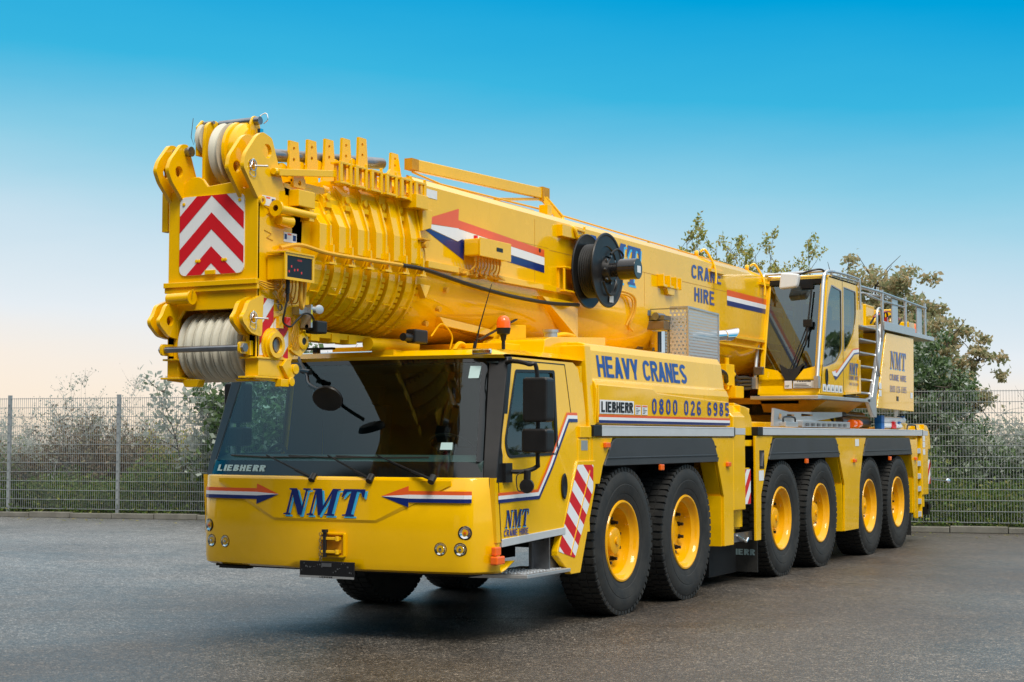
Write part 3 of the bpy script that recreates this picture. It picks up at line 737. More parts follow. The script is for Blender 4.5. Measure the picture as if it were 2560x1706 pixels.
# ---- outrigger boxes (front pair Y 3.05-3.9, rear pair 12.05-12.9)
def outrigger(y0, s, zt=2.08, zb=.87, rear=False):
    x = s*1.5; d = s
    def bx(b, xa, xb, *r): xa, xb = sorted((s*xa, s*xb)); return b.box(xa, xb, *r)
    b = B()
    pr = [(s*.25,zb+.0),(s*1.5,zb),(s*1.5,zt-.14),(s*1.36,zt-.01),(s*.25,zt-.01 if not rear else zt-.06)]
    b.prism(pr, 'Y', y0, y0+.40)
    o = ob('outrigger_box', b, YEL, C, bevel=.014, seg=3)
    b = B(); y1 = y0+.40
    b.prism(rp([(y1,zt+.0),(y1+.22,zt-.02),(y1+.40,zt-.14),(y1+.44,zt-.40),(y1+.40,zt-.42),(y1,zt-.42)], [0,.03,.05,.02,.0,0]), 'X', s*.9, s*1.44)
    ob('outrigger_cap', b, YEL, o, bevel=.012)
    b = B(); bx(b, .9, 1.42, y1+.005, y1+.36, zt-.45, zt-.425); bx(b, .9, 1.42, y1+.005, y1+.36, zt-.76, zt-.735); bx(b, 1.0, 1.35, y1+.003, y1+.02, zt-.76, zt-.43); bx(b, .9, 1.3, y1+.20, y1+.26, zt-.73, zt-.45)
    ob('outrigger_bracket', b, YELM, o)
    cy = y0+.42+.17
    b = B().cyl((s*1.22,cy,zb-.21),(s*1.22,cy,zb+.40),.16,28).cyl((s*1.22,cy,zb-.01),(s*1.22,cy,zb+.03),.19,28).cyl((s*1.22,cy,zb-.235),(s*1.22,cy,zb-.20),.13,24).cyl((s*1.22,cy,zb-.33),(s*1.22,cy,zb-.20),.075,20)
    ob('outrigger_cylinder', b, YEL, o, smooth=True, ang=40)
    if s > 0:
        ob('reflector_band', B().box(1.5008,1.503,y0+.01,y0+.395,1.735,1.81), ALUP, o)
        reg = [(y1+.005,.94),(y1+.235,.90),(y1+.235,1.30),(y1+.005,1.36)]
        reg = [(y1+.005,.93),(y1+.24,.93),(y1+.24,1.33),(y1+.005,1.33)]
        ob('stripe_board', B().box(1.455, 1.475, y1+.003, y1+.242, .925, 1.335), ALU, o)
        for m, par in ((RED,0),(WHT,1)):
            b = B()
            for k in range(-12,12):
                if k % 2 != par: continue
                z0 = .93+k*.14
                q = clip([(y1-.1,z0-.1),(y1+.4,z0+.45),(y1+.4,z0+.59),(y1-.1,z0+.04)], reg)
                if len(q) > 2: b.poly([(1.477, a, c) for a, c in q])
            ob('reflective_stripes', b, m, o)
        for z in (1.40,1.53): ob('warning_sticker', B().poly([(1.37,y1+.02,z),(1.37,y1+.10,z),(1.37,y1+.10,z+.10),(1.37,y1+.02,z+.10)]) if False else B().box(1.38,1.425,y1+.02,y1+.03,z,z+.10), STK, o)
for s in (1, -1): outrigger(3.04, s); outrigger(12.05, s, 1.92, .76, True)
ob('pad_bracket', B().box(1.40,1.43,3.1,3.85,.50,.60).box(1.2,1.43,3.1,3.12,.5,.6), STEEL, C)
ob('lock_pin', B().tube([(1.44,3.3,.58),(1.46,3.42,.53),(1.46,3.55,.49),(1.46,3.62,.53)], .014, 8), CHROME, C)
fl = ob('mud_flap', B().box(.55,1.42,4.06,4.075,.10,.48), RUB, C)
b = B(); block(b, 'LIEBHERR', front(4.055, .86, 1.39, .30, .37), .24, .08); ob('lettering', b, mat('flap_print', (.25,.36,.38), .6), fl)
ob('mud_flap', B().box(.95,1.45,11.42,11.435,.14,.5), RUB, C)
b = B().box(1.40,1.44,3.90,3.93,1.40,1.70); ob('latch_recess', B().box(1.5,1.5035,3.93,4.10,1.33,1.55), BLKF, C, bevel=.01)
ob('latch_handle', B().bar((1.512,3.98,1.36),(1.512,4.04,1.52),.02,.015), STEEL, C)
ob('warning_sticker', B().poly([(1.503,3.9,1.19),(1.503,4.08,1.19),(1.503,4.08,1.31),(1.503,3.9,1.31)]), STK, C)
ob('warning_sticker', B().poly([(1.503,8.05,1.58),(1.503,8.25,1.58),(1.503,8.25,1.68),(1.503,8.05,1.68)]), STK, C)
for z in (1.42,1.54,1.64): ob('warning_sticker', B().poly([(1.503,12.08,z),(1.503,12.24,z),(1.503,12.24,z+.09),(1.503,12.08,z+.09)]), STK, C)
# rear deck wedge, rear ladder, hitch
ob('rear_side_beam', B().prism([(11.1,1.78),(12.05,1.78),(12.05,1.87),(11.3,1.99),(11.1,1.99)], 'X', 1.2, 1.35), YEL, C, bevel=.01)
b = B()
for y in (11.70, 11.98): b.box(1.44,1.50,y-.02,y+.02,.40,1.69)
lad = ob('side_ladder', b, YEL, C, bevel=.004)
for k in range(6): zz = .42+k*.205; ob('rung', B().box(1.42,1.495,11.72,11.96,zz,zz+.08), ALUP, lad)
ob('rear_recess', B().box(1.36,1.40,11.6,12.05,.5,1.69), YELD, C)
ob('rear_bumper', B().box(-1.3,1.38,12.9,13.05,.40,.62).box(1.36,1.40,12.9,13.06,.5,.58), BLK, C)
ob('rear_panel', B().box(-1.3,1.15,12.3,12.6,.7,1.75), YELM, C)
ob('rear_camera', B().cyl((1.40,12.9,1.0),(1.58,13.4,.96),.012,8).lathe((1.60,13.45,.96),(1,-1,0),[(-.04,0),(-.03,.035),(0,.045),(.03,.035),(.04,0)],14), CHROME, C, smooth=True)

# ================= deck equipment
ob('deck_plate_cover', B().prism([(4.05,1.83),(4.55,1.83),(4.6,2.06),(4.05,2.12)],'X',.3,1.15).box(-1.1,1.1,4.6,6.8,1.80,1.90), YEL, C, bevel=.01)
b = B().prism([(4.95,1.84),(5.35,1.84),(8.0,2.00),(8.0,2.06),(5.6,2.03),(5.0,2.07)],'X',1.30,1.335,[[(5.15,1.93),(5.3,1.93),(5.28,2.0),(5.2,2.02)],[(5.5,1.96),(5.8,1.96),(5.8,2.0),(5.5,2.0)],[(6.1,1.98),(6.6,1.99),(6.6,2.01),(6.1,2.015)]])
ob('ladder_plank', b, ALU, C)
b = B().box(1.22,1.42,5.2,5.7,1.84,1.90).box(1.22,1.42,5.9,8.1,1.84,1.92); sb = ob('stowed_ladder', b, ALU, C, bevel=.006)
b = B()
for k in range(8): b.box(1.425,1.44,6.0+.25*k,6.1+.25*k,1.85,1.89)
ob('ladder_rung', b, STEEL, sb)
ob('carry_handle', B().tube(smoothpath([(1.38,5.2,1.9),(1.38,5.25,1.96),(1.38,5.65,1.96),(1.38,5.7,1.9)]),.012), BLK, C)
b = B().cyl((1.15,8.4,1.93),(1.15,9.9,1.93),.09,20).cyl((1.0,8.5,2.05),(1.0,10.2,2.02),.07,20); ob('hydraulic_accumulator', b, STEEL, C, smooth=True)
b = B().tube(smoothpath([(1.0,8.35,1.95),(.95,8.2,2.1),(.8,8.2,2.25)]),.035).tube(smoothpath([(1.1,8.35,1.9),(1.1,8.15,2.05),(.9,8.1,2.25)]),.03); ob('hydraulic_hose', b, HOSE, C, smooth=True)
for y in (8.35, 8.62): ob('ratchet_roll', B().lathe((1.36,y,1.90),(0,1,0),[(0,0),(0,.06),(.06,.065),(.13,.06),(.13,0)],18).lathe((1.36,y+.15,1.90),(0,1,0),[(0,0),(0,.04),(.06,.045),(.06,0)],18), AMB, C, smooth=True)
for z, y0, y1 in ((1.98, 9.95, 11.45), (1.885, 9.95, 11.2)):
    o = ob('support_tube', B().cyl((1.34,y0,z),(1.34,y1,z),.048,20), WHT, C, smooth=True)
    ob('tube_clamp', B().box(1.29,1.40,y0-.05,y0+.12,z-.055,z+.06).box(1.29,1.40,y1-.2,y1-.1,z+.04,z+.065), BLUEP, o, bevel=.006)
    ob('tube_end', B().cyl((1.34,y1,z),(1.34,y1+.1,z),.03,12), CHROME, o)
ob('ratchet_strap', B().box(1.37,1.40,10.55,10.8,1.84,1.91).box(1.36,1.41,10.62,10.72,1.90,1.95), RED, C, bevel=.008)
ob('wheel_chock_frame', B().tube([(1.44,11.30,1.83),(1.44,11.35,1.90),(1.44,11.85,1.90),(1.44,11.9,1.83)],.012), BLK, C)

# ================= slewing superstructure
b = B().cyl((0,8.4,2.02),(0,8.4,2.16),1.22,72)
for i in range(120): a = 2*math.pi*i/120; b.obox((1.225*math.cos(a),8.4+1.225*math.sin(a),2.09), (.012*math.cos(a),.012*math.sin(a),0), (-.014*math.sin(a),.014*math.cos(a),0), (0,0,.055))
ob('slewing_ring', b, BLK, C)
ob('ring_base', B().cyl((0,8.4,1.70),(0,8.4,2.02),1.12,64).box(-1,1,7.2,9.6,1.735,1.9), YELM, C, smooth=True, ang=40)
b = B().prism([(-1.0,6.9),(1.05,6.9),(1.35,7.2),(1.4,11.4),(-1.4,11.4),(-1.4,7.2)],'Z',2.165,2.25)
ob('slewing_platform', b, YELD, C)
for s in (.48, -.50):
    b = B().prism([(8.2,2.25),(11.4,2.25),(11.4,3.2),(10.9,3.75),(10.3,3.78),(9.3,3.3),(8.4,2.7)],'X',s,s+.04); ob('boom_bearing_plate', b, YEL, C, bevel=.004)
b = B().cyl((-.6,10.6,3.45),(.6,10.6,3.45),.12,20); ob('boom_pivot', b, STEEL, C, smooth=True)
b = B().cyl((-.45,11.0,2.75),(.45,11.0,2.75),.42,32); ob('hoist_winch', b, YELM, C, smooth=True)
# lift cylinder
cy = ob('lift_cylinder', B().cyl((0,8.0,2.45),(0,2.9,2.35),.20,32), YELM, C, smooth=True)
ob('cylinder_head', B().cyl((.0,7.0,2.44),(0,7.3,2.45),.235,32).box(-.3,.3,7.7,8.3,2.2,2.7), BLK, cy, smooth=True)
ob('piston_rod', B().cyl((0,2.9,2.35),(0,2.3,2.62),.12,24), CHROME, cy, smooth=True)
b = B().box(.75,.85,4.6,4.9,2.35,2.62).cyl((.8,4.5,2.5),(.8,5.0,2.5),.035,12).cyl((.82,4.7,2.3),(.82,4.7,2.7),.03,10).box(.7,.9,4.8,5.1,2.2,2.35)
ob('valve_block', b, YELM, C, bevel=.006)
b = B()
for k in range(4): b.tube(smoothpath([(.80+.02*k,5.0,2.55-.06*k),(.7,5.4,2.48-.05*k),(.6,6.0,2.5-.05*k),(.5,6.6,2.5-.04*k)]),.022)
b.tube(smoothpath([(1.0,2.8,2.6),(1.05,3.0,2.55),(.95,4.2,2.5),(.85,4.6,2.4)]),.03)
ob('hydraulic_hose', b, HOSE, C, smooth=True)

# ---- operator cab
def cf(z): # front Y of the cab at height z
    t = (z-2.30)/1.60; return 6.52+.42*t+.05*max(0, (.25-t))*4*0
X0, X1, YR = .60, 1.47, 8.42
oc = bpy.data.objects.new('operator_cab', None); COL.objects.link(oc); oc.parent = C; oc.location = -ORG
def oob(n, b, m, **k): return ob(n, b, m, oc, **k)
zt, zb = 3.90, 2.28
# right side (faces +X) shell with window holes
outer = [(6.50,zb),(cf(zt),zt),(cf(zt)+.10,zt+.03),(YR-.05,zt+.02),(YR,zt-.05),(YR,zb+.06),(7.63,zb+.02)]
w1 = rp([(6.64,2.65),(6.80,2.66),(7.30,2.74),(7.565,2.93),(7.575,3.76),(7.08,3.80),(6.92,3.6)], [.03,.1,.15,.08,.03,.04,.1])
w2 = rp([(7.66,2.90),(7.90,2.98),(8.18,3.18),(8.30,3.45),(8.30,3.80),(7.67,3.82)], [.04,.15,.15,.1,.04,.03])
for x, n in ((X1, 'cab_side'), (X0, 'cab_side')):
    b = B().prism(outer, 'X', x-.03 if x == X1 else x, x if x == X1 else x+.03, [w1, w2]); oob(n, b, YEL, bevel=0)
    for w in (w1, w2):
        xx = x-.008 if x == X1 else x+.008
        oob('side_window', B().add([(xx, y, z) for y, z in w], [tuple(range(len(w)))]), GLASSC)
        if x == X1:
            cx = sum(p[0] for p in w)/len(w); cz = sum(p[1] for p in w)/len(w); n_ = len(w)
            inn = [(cx+(y-cx)*.94, cz+(z-cz)*.97) for y, z in w]
            b = B(); b.v = [(x+.0015, y, z) for y, z in w]+[(x+.0015, y, z) for y, z in inn]; b.f = [(i, (i+1) % n_, (i+1) % n_+n_, i+n_) for i in range(n_)]
            oob('window_border', b, mat('grey_ceramic', (.25,.24,.27), .3))
# front frame
def cfp(x, z): return (x, cf(z), z)
b = B()
def fq(x0, x1, z0, z1, off=0):
    b.obox(((x0+x1)/2, (cf(z0)+cf(z1))/2-off, (z0+z1)/2), ((x1-x0)/2,0,0), (0,(cf(z1)-cf(z0))/2,(z1-z0)/2), (0,.02,0))
fq(X0, X0+.07, 2.62, zt); fq(X1-.10, X1, 2.62, zt); fq(X0, X1, 3.84, zt+.01); fq(X0, X1, zb, 2.50)
oob('cab_front_frame', b, YEL, bevel=.012)
b = B().prism(rp([(X0,2.50),(X0,2.66),(X0+.25,2.61),(X0+.36,2.52),(X0+.40,2.49),(X0+.50,2.49),(X0+.54,2.52),(X0+.62,2.62),(X1,2.68),(X1,2.50),(X1,2.40),(X0,2.40)],0),'Y',6.53,6.57)
for i, p in enumerate(b.v): b.v[i] = (p[0], p[1]+cf(p[2])-6.54-.01, p[2])
oob('cab_front_sill', b, YEL)
b = B().add([cfp(X0+.06,2.60),cfp(X1-.09,2.60),cfp(X1-.09,3.86),cfp(X0+.06,3.86)],[(0,1,2,3)]); oob('cab_windscreen', b, GLASSF)
b = B().prism([(X0+.28,2.70),(X0+.34,2.54),(X0+.39,2.46),(X0+.50,2.46),(X0+.55,2.54),(X0+.62,2.70),(X0+.55,2.66),(X0+.50,2.63),(X0+.40,2.63),(X0+.35,2.66)],'Y',0,.012)
for i, p in enumerate(b.v): b.v[i] = (p[0], p[1]+cf(p[2])-.045, p[2])
oob('wiper_mount', b, BLK)
b = B().add([(X0+.02,cf(2.60)-.025,2.66),(X0+.09,cf(2.6)-.025,2.66),(X0+.09,cf(3.84)-.025,3.84),(X0+.02,cf(3.84)-.025,3.84)],[(0,1,2,3)])
b = B().box(X0+.06, X1-.08, cf(3.80)-.03, cf(3.80)-.02, 3.80, 3.87).box(X0+.5,X0+.68,cf(3.74)-.03,cf(3.74)-.02,3.74,3.80)
oob('windscreen_top_trim', b, BLK)
for x0, x1, zx in ((X0+.42, X1-.22, 3.25), (X0+.46, X1-.20, 3.2)):
    a = Vector(cfp(x0, 2.55)); c = Vector(cfp(x1, zx)); a.y -= .04; c.y -= .05
    oob('wiper', B().bar(a, c, .016, .012), BLK)
a = Vector(cfp(X1-.23, 2.95)); c = Vector(cfp(X1-.20, 3.72)); a.y -= .06; c.y -= .06
oob('wiper_blade', B().bar(a, c, .022, .02).box(X1-.28,X1-.16,cf(3.25)-.09,cf(3.25)-.04,3.20,3.30), BLK, bevel=.004)
# roof, rear, floor, interior
oob('cab_roof', B().box(X0, X1, cf(zt)+.02, YR, zt-.03, zt+.03), YEL, bevel=.02)
oob('cab_rear', B().box(X0+.03, X1-.03, YR-.05, YR-.01, zb, 3.0).box(X0+.03, X0+.10, YR-.05, YR-.01, 3.0, zt-.03).box(X1-.10, X1-.03, YR-.05, YR-.01, 3.0, zt-.03).box(X0+.1, X1-.1, YR-.05, YR-.01, 3.75, zt-.03).box(X0+.03,X1-.03,6.5,YR-.05,zb-.02,zb+.02), YELM)
oob('cab_lining', B().box(X0+.04, X1-.04, YR-.07, YR-.055, zb+.3, 3.0).box(X0+.035,X1-.035,7.1,YR-.08,zt-.06,zt-.04), mat('cab_lining_grey', (.3,.33,.33), .8))
oob('rear_window', B().box(X0+.10, X1-.10, YR-.034, YR-.03, 3.0, 3.75), GLASSC)
b = B().prism(rp([(7.75,2.35),(8.2,2.35),(8.36,3.35),(8.2,3.40),(8.05,2.78),(7.7,2.72),(7.4,2.72),(7.4,2.6)],.04),'X',.80,1.25).box(.92,1.13,8.15,8.28,3.38,3.60).box(.66,.76,7.3,8.0,2.6,2.95).box(1.30,1.40,7.3,8.0,2.5,2.85)
oob('operator_seat', b, SEAT, bevel=.03, seg=3)
oob('console', B().box(1.02,1.30,6.85,7.0,2.9,3.15).cyl((1.1,6.95,2.3),(1.1,6.95,2.9),.04,8), BLK, bevel=.01)
oob('interior_mirror', B().box(1.13,1.36,6.86,6.90,3.35,3.52).tube(smoothpath([(1.3,6.92,3.5),(1.22,6.92,3.62),(1.3,6.95,3.68),(1.42,6.95,3.68)]),.012), BLK, bevel=.02)
# pipes framing the front
for x in (X0-.03, X1-.03):
    b = B().tube(smoothpath([(x,cf(2.45)-.10,2.42),(x,cf(2.9)-.09,2.9),(x,cf(3.4)-.09,3.4),(x,cf(3.8)-.09,3.82),(x+.01,cf(3.9)-.04,3.95),(x+.02,7.25,3.99)],5),.026); b.box(x-.03,x+.03,cf(2.4)-.12,cf(2.4)-.02,2.36,2.52)
    oob('guard_rail', b, ALU, smooth=True)
b = B().tube([(X0-.03,cf(3.9)-.05,3.95),(X1-.03,cf(3.9)-.05,3.97)],.02).tube([(X0+.02,cf(3.9),3.93),(X1-.2,7.4,3.96)],.012)
b.tube(smoothpath([(X1-.03,cf(3.9)-.03,3.97),(X1+.01,7.5,3.99),(X1+.01,8.35,3.99),(X1+.02,8.44,3.94),(X1+.02,8.46,3.55)]),.018).tube([(X1+.01,7.1,3.93),(X1+.01,8.4,3.95)],.012)
for y in (7.1,7.5,7.9,8.3): b.tube([(X1,y,3.9),(X1+.01,y,3.99)],.008)
oob('roof_rail', b, ALU, smooth=True)
oob('cab_mirror', B().prism(rp([(X0+.27,3.72),(X0+.52,3.74),(X0+.56,3.92),(X0+.30,3.95)],.04),'Y',6.62,6.74), mat('mirror_shell',(.75,.76,.76),.3), bevel=.03, seg=3)
oob('mirror_arm', B().tube(smoothpath([(X0+.5,6.68,3.9),(X0+.7,6.75,3.97),(X1-.05,6.84,3.98),(X1-.02,6.9,3.9)]),.014), BLK, smooth=True)
oob('work_lamp', B().box(X0-.04,X0+.10,6.44,6.50,2.55,2.66), STEEL, bevel=.01)
oob('nose_vent', B().lathe((X0+.19,6.545,2.38),(0,-1,0),[(0,.03),(.012,.036),(.006,.028),(-.004,0)],18), YELD, smooth=True)
o = oob('data_plate', B().box(X0+.50,X0+.80,6.49,6.498,2.36,2.47), STK)
b = B(); block(b, 'LIEBHERR', front(6.4885, X0+.56, X0+.75, 2.445, 2.462), .22, .12)
for k in range(3): b.box(X0+.52, X0+.75-.03*k, 6.487, 6.489, 2.375+.02*k, 2.382+.02*k)
b.box(X0+.50,X0+.505,6.486,6.49,2.36,2.47).box(X0+.795,X0+.80,6.486,6.49,2.36,2.47).box(X0+.505,X0+.795,6.486,6.49,2.36,2.364).box(X0+.505,X0+.795,6.486,6.49,2.466,2.47); ob('plate_print', b, BLKF, o)
o = oob('noise_sticker', B().box(X0+.385,X0+.485,6.49,6.498,2.36,2.465), STK)
b = B(); text(b, '107', front(6.4885, X0+.395, X0+.45, 2.375, 2.405), .02); ob('lettering', b, BLKF, o)
oob('speaker_vent', B().lathe((X1+.001,6.80,2.52),(1,0,0),[(0,.055),(.01,.06),(.012,.05),(.004,.045),(.004,0)],24), BLK, smooth=True)
for c_ in oc.children:
    if c_.name.startswith('speaker_vent'):
        for v in c_.data.vertices: v.co.z = 2.52+(v.co.z-2.52)*1.9
oob('door_seam', B().box(X1,X1+.0015,7.61,7.625,zb+.05,3.93), BLKF)
# arrow stripe, lettering and stickers on cab side
def cabpoly(pts, m, x=X1+.003, n='stripe'): oob(n, B().poly([(x, y, z) for y, z in pts]), m)
cabpoly([(7.12,2.55),(7.30,2.54),(8.16,2.905),(8.42,2.93),(8.42,2.975),(8.13,2.95),(7.28,2.59),(7.22,2.60),(7.28,2.625),(7.05,2.60)], WHT)
cabpoly([(7.05,2.60),(7.28,2.625),(7.22,2.60),(7.28,2.59),(8.13,2.95),(8.42,2.975),(8.42,2.99),(8.12,2.965),(7.30,2.612),(7.31,2.645)], REDO, X1+.0045)
cabpoly([(7.12,2.55),(7.30,2.54),(8.16,2.905),(8.42,2.93),(8.42,2.91),(8.17,2.885),(7.32,2.52),(7.22,2.49)], NAVY, X1+.0045)
ob('rear_cover', B().prism([(7.66,2.30),(8.47,2.34),(8.47,2.82),(8.36,2.82),(8.36,2.36),(7.66,2.34)],'X',X1-.01,X1+.012), YEL, oc)
bm_, bs_ = B(), B(); nmt(bm_, bs_, side(X1+.006,7.90,8.36,2.60,2.76), side(X1+.0045,7.90,8.36,2.60,2.76), .15, .07,-.06); oob('lettering', bs_, CYAN); oob('lettering', bm_, NAVT)
b = B(); block(b, 'CRANE HIRE', side(X1+.005,7.88,8.36,2.52,2.575),.16,.16); block(b, '0800 026 6985', side(X1+.005,7.90,8.36,2.44,2.48),.13,.25); oob('lettering', b, NAVT)
for k in range(5):
    y = 6.62+.19*k; o = oob('warning_sticker', B().poly([(X1+.003,y,2.32),(X1+.003,y+.17,2.32),(X1+.003,y+.17,2.42),(X1+.003,y,2.42)]), STK)
    ob('sticker_print', B().poly([(X1+.0045,y+.05,2.34),(X1+.0045,y+.12,2.34),(X1+.0045,y+.09,2.40)]), BLKF, o)
b = B()
for k in range(4): b.box(X1-.02, X1+.01-.0*k, 7.68+.03*k, 8.38-.02*k, 2.285-.022*k, 2.295-.022*k)
oob('air_grille', b, BLK)
# platform under the cab
b = B().prism([(.52,6.42),(1.47,6.42),(1.50,6.5),(1.50,8.9),(.52,8.9)],'Z',2.215,2.262); ob('cab_platform', b, ALU, C, bevel=.006)
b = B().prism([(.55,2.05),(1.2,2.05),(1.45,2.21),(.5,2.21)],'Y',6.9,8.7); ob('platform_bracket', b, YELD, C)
b = B().prism([(8.75,2.26),(9.1,2.0),(9.25,2.0),(9.25,2.28),(9.82,3.40),(9.68,3.42),(9.02,2.30)],'X',1.44,1.50); ob('ladder_frame', b, ALU, C, bevel=.006)
sl = ob('access_ladder', B().box(1.0,1.04,8.5,8.55,2.25,3.4), ALU, C)
for k in range(6):
    z = 2.34+.195*k; yy = 8.48+.02*k; ob('step', B().box(1.05,1.46,yy,9.1+.115*k,z,z+.024), ALU, sl, bevel=.004)
ob('ladder_back', B().box(.9,.93,8.5,10.0,2.3,3.35), YEL, C)
b = B().tube(smoothpath([(1.52,9.35,2.62),(1.54,9.2,2.75),(1.54,9.18,3.0),(1.54,9.18,3.5),(1.54,9.27,3.62),(1.54,9.40,3.60),(1.53,9.50,3.4),(1.51,9.58,3.15)],6),.019); ob('grab_rail', b, ALU, C, smooth=True)
# counterweight side plate
b = B().prism([(9.28,2.14),(11.52,2.12),(11.57,3.30),(9.86,3.30)],'X',1.0,1.5); cw = ob('counterweight', b, YEL, C, bevel=.006)
bm_, bs_ = B(), B(); nmt(bm_, bs_, side(1.506,10.05,11.05,2.76,3.03), side(1.503,10.05,11.05,2.76,3.03), .15,.06,-.05); ob('lettering', bs_, CYAN, cw); ob('lettering', bm_, NAVT, cw)
b = B(); block(b, 'CRANE HIRE', side(1.504,10.03,11.05,2.58,2.675),.16,.16); block(b, '0800 026 6985', side(1.504,10.03,11.05,2.40,2.50),.13,.25); ob('lettering', b, NAVT, cw)
for y, z in ((9.38,2.43),(9.38,2.32),(11.30,2.33)): ob('warning_sticker', B().poly([(1.503,y,z),(1.503,y+.15,z),(1.503,y+.15,z+.09),(1.503,y,z+.09)]), STK, cw)
ob('latch', B().box(1.5,1.505,10.42,10.54,2.27,2.34), BLKF, cw)
ob('counterweight_block', B().box(-1.45,.99,10.0,11.55,2.2,3.2), YELM, C, bevel=.02)
# upper deck & railing
ob('walkway', B().box(.75,1.52,9.66,12.95,3.33,3.40).box(1.49,1.53,9.66,11.6,3.33,3.46), ALU, C, bevel=.006)
b = B()
for y in (9.72,11.14,12.47): b.cyl((1.48,y,3.40),(1.48,y,3.94),.024,12)
b.tube([(1.48,8.5,3.89),(1.48,9.72,3.90),(1.48,12.55,3.86)],.022).tube([(1.48,8.9,3.80),(1.46,9.72,3.78),(1.46,11.2,3.78)],.016).tube([(1.0,8.6,3.96),(1.2,9.3,3.97),(1.48,9.9,3.9)],.018)
b.tube([(1.1,8.6,3.86),(1.3,9.3,3.87),(1.48,10.2,3.85)],.014)
for y in (10.4,12.0): b.box(1.44,1.46,y,y+.35,3.4,3.86)
ob('deck_railing', b, ALU, C, smooth=True)
b = B().box(.6,1.1,10.2,10.7,3.4,3.78).box(.7,1.2,11.4,11.8,3.4,3.78).cyl((.7,11.0,3.52),(1.3,11.0,3.52),.10,16).box(.7,1.25,9.0,9.5,3.2,3.75).box(.8,1.3,12.1,12.5,3.4,3.62)
ob('auxiliary_winch', b, YEL, C, bevel=.015)
b = B()
for k in range(7): b.tube(smoothpath([(1.25,9.9+.25*k,3.45),(1.3,10.1+.25*k,3.62+.03*(k % 3)),(1.25,10.5+.2*k,3.60),(1.1,10.8+.2*k,3.48)]),.016)
ob('winch_hose', b, HOSE, C, smooth=True)
b = B().tube(smoothpath([(1.3,9.9,3.55),(1.35,10.6,3.68),(1.35,11.3,3.6)]),.012).box(1.2,1.3,10.7,10.8,3.5,3.6); ob('red_fitting', b, REDL, C)
o = ob('beacon', B().lathe((1.2,12.75,3.40),(0,0,1),[(0,.1),(.05,.1),(.06,.08)],20), BLK, C); ob('beacon_lens', B().lathe((1.2,12.75,3.46),(0,0,1),[(0,.085),(.12,.08),(.17,.05),(.18,0)],20), AMB, o, smooth=True)
ob('antenna', B().cyl((1.35,8.3,3.95),(1.37,8.32,4.30),.006,6,.003), BLK, C)

# ---- radiator guard, exhaust
gx, gy0, gy1, gz0, gz1 = 1.0, 2.92, 3.92, 2.55, 3.19
gtop = lambda y: 3.205-.02*(y-gy0)
GH = mat('perforated_aluminium', (.58,.6,.62), .4, .6)
nt = GH.node_tree
gb = nt.nodes['Principled BSDF']
def perf(name, plane, sc=1.0):
    """real perforation pattern as transparency cut by position"""
    m = mat(name, (.58,.6,.62), .4, .5); b_ = m.node_tree.nodes['Principled BSDF']
    tc = nd(m, 'ShaderNodeTexCoord'); sp = nd(m, 'ShaderNodeSeparateXYZ'); lk(m, tc.outputs['Object'], sp.inputs[0])
    def M(op, a, c=None):
        n = nd(m, 'ShaderNodeMath', operation=op)
        for i, q in enumerate((a, c)):
            if q is None: continue
            if isinstance(q, (int, float)): n.inputs[i].default_value = q
            else: lk(m, q, n.inputs[i])
        return n.outputs[0]
    u = M('MULTIPLY', sp.outputs[plane], 1/.030/sc); v = M('MULTIPLY', sp.outputs['Z'], 1/.026/sc)
    row = M('FLOOR', v); sh = M('MULTIPLY', M('MODULO', row, 2.0), .5)
    fu = M('SUBTRACT', M('FRACT', M('ADD', u, sh)), .5); fv = M('SUBTRACT', M('FRACT', v), .5)
    d = M('SQRT', M('ADD', M('MULTIPLY', fu, fu), M('MULTIPLY', fv, fv)))
    al = M('GREATER_THAN', d, .27); lk(m, al, b_.inputs['Alpha']); return m
PF = perf('perforated_guard_side', 'Y', 1.35); PF2 = perf('perforated_guard_front', 'X', 1.7)
b = B().prism([(gy0+.004,gz0),(gy1,gz0),(gy1,gtop(gy1)),(gy0+.004,gtop(gy0))],'X',gx-.003,gx); ob('exhaust_guard', b, PF, C)
ob('exhaust_guard', B().prism([(gx-.22,gz0),(gx-.004,gz0),(gx-.004,gtop(gy0)),(gx-.22,gtop(gy0)+.005)],'Y',gy0,gy0+.003), PF2, C)
b = B().bar((gx+.004,gy0,gz0),(gx+.004,gy0,gtop(gy0)),.02,.02,up=(0,1,0)).bar((gx,gy0,gtop(gy0)),(gx,gy1,gtop(gy1)),.02,.02).bar((gx,gy1,gz0),(gx,gy1,gtop(gy1)),.02,.02,up=(0,1,0)).bar((gx-.22,gy0,gtop(gy0)),(gx,gy0,gtop(gy0)),.02,.02)
ob('guard_edge', b, ALU, C)
b = B().cyl((.55,3.5,2.55),(.55,3.5,3.12),.2,32); ob('muffler', b, CHROME, C, smooth=True)
ex = B().tube([(.62,3.9,2.92),(.70,4.3,2.94),(.80,4.62,2.97)],.075,20)
ob('exhaust_pipe', ex, CHROME, C, smooth=True, ang=60)
b = B().lathe((0,0,0),(0,1,0),[(0,.075),(.02,.075)],20)
b = B(); n=24
ring0 = [(.80+.075*math.cos(2*math.pi*i/n), 4.62, 2.97+.075*math.sin(2*math.pi*i/n)) for i in range(n)]
ring1 = [(.83+.085*math.cos(2*math.pi*i/n), 4.70+.32*(.5+.5*math.sin(2*math.pi*i/n)), 3.0+.10*math.sin(2*math.pi*i/n)) for i in range(n)]
b.add(ring0+ring1, [(i,(i+1)%n,(i+1)%n+n,i+n) for i in range(n)]); ob('exhaust_tip', b, CHROME, C, smooth=True)
b = B().prism([(.42,2.55),(.47,2.55),(.47,2.86),(.52,2.94),(.80,2.94),(.80,3.04),(.42,3.04)],'Y',2.70,2.86); ob('muffler_bracket', b, BROWN, C, bevel=.008)
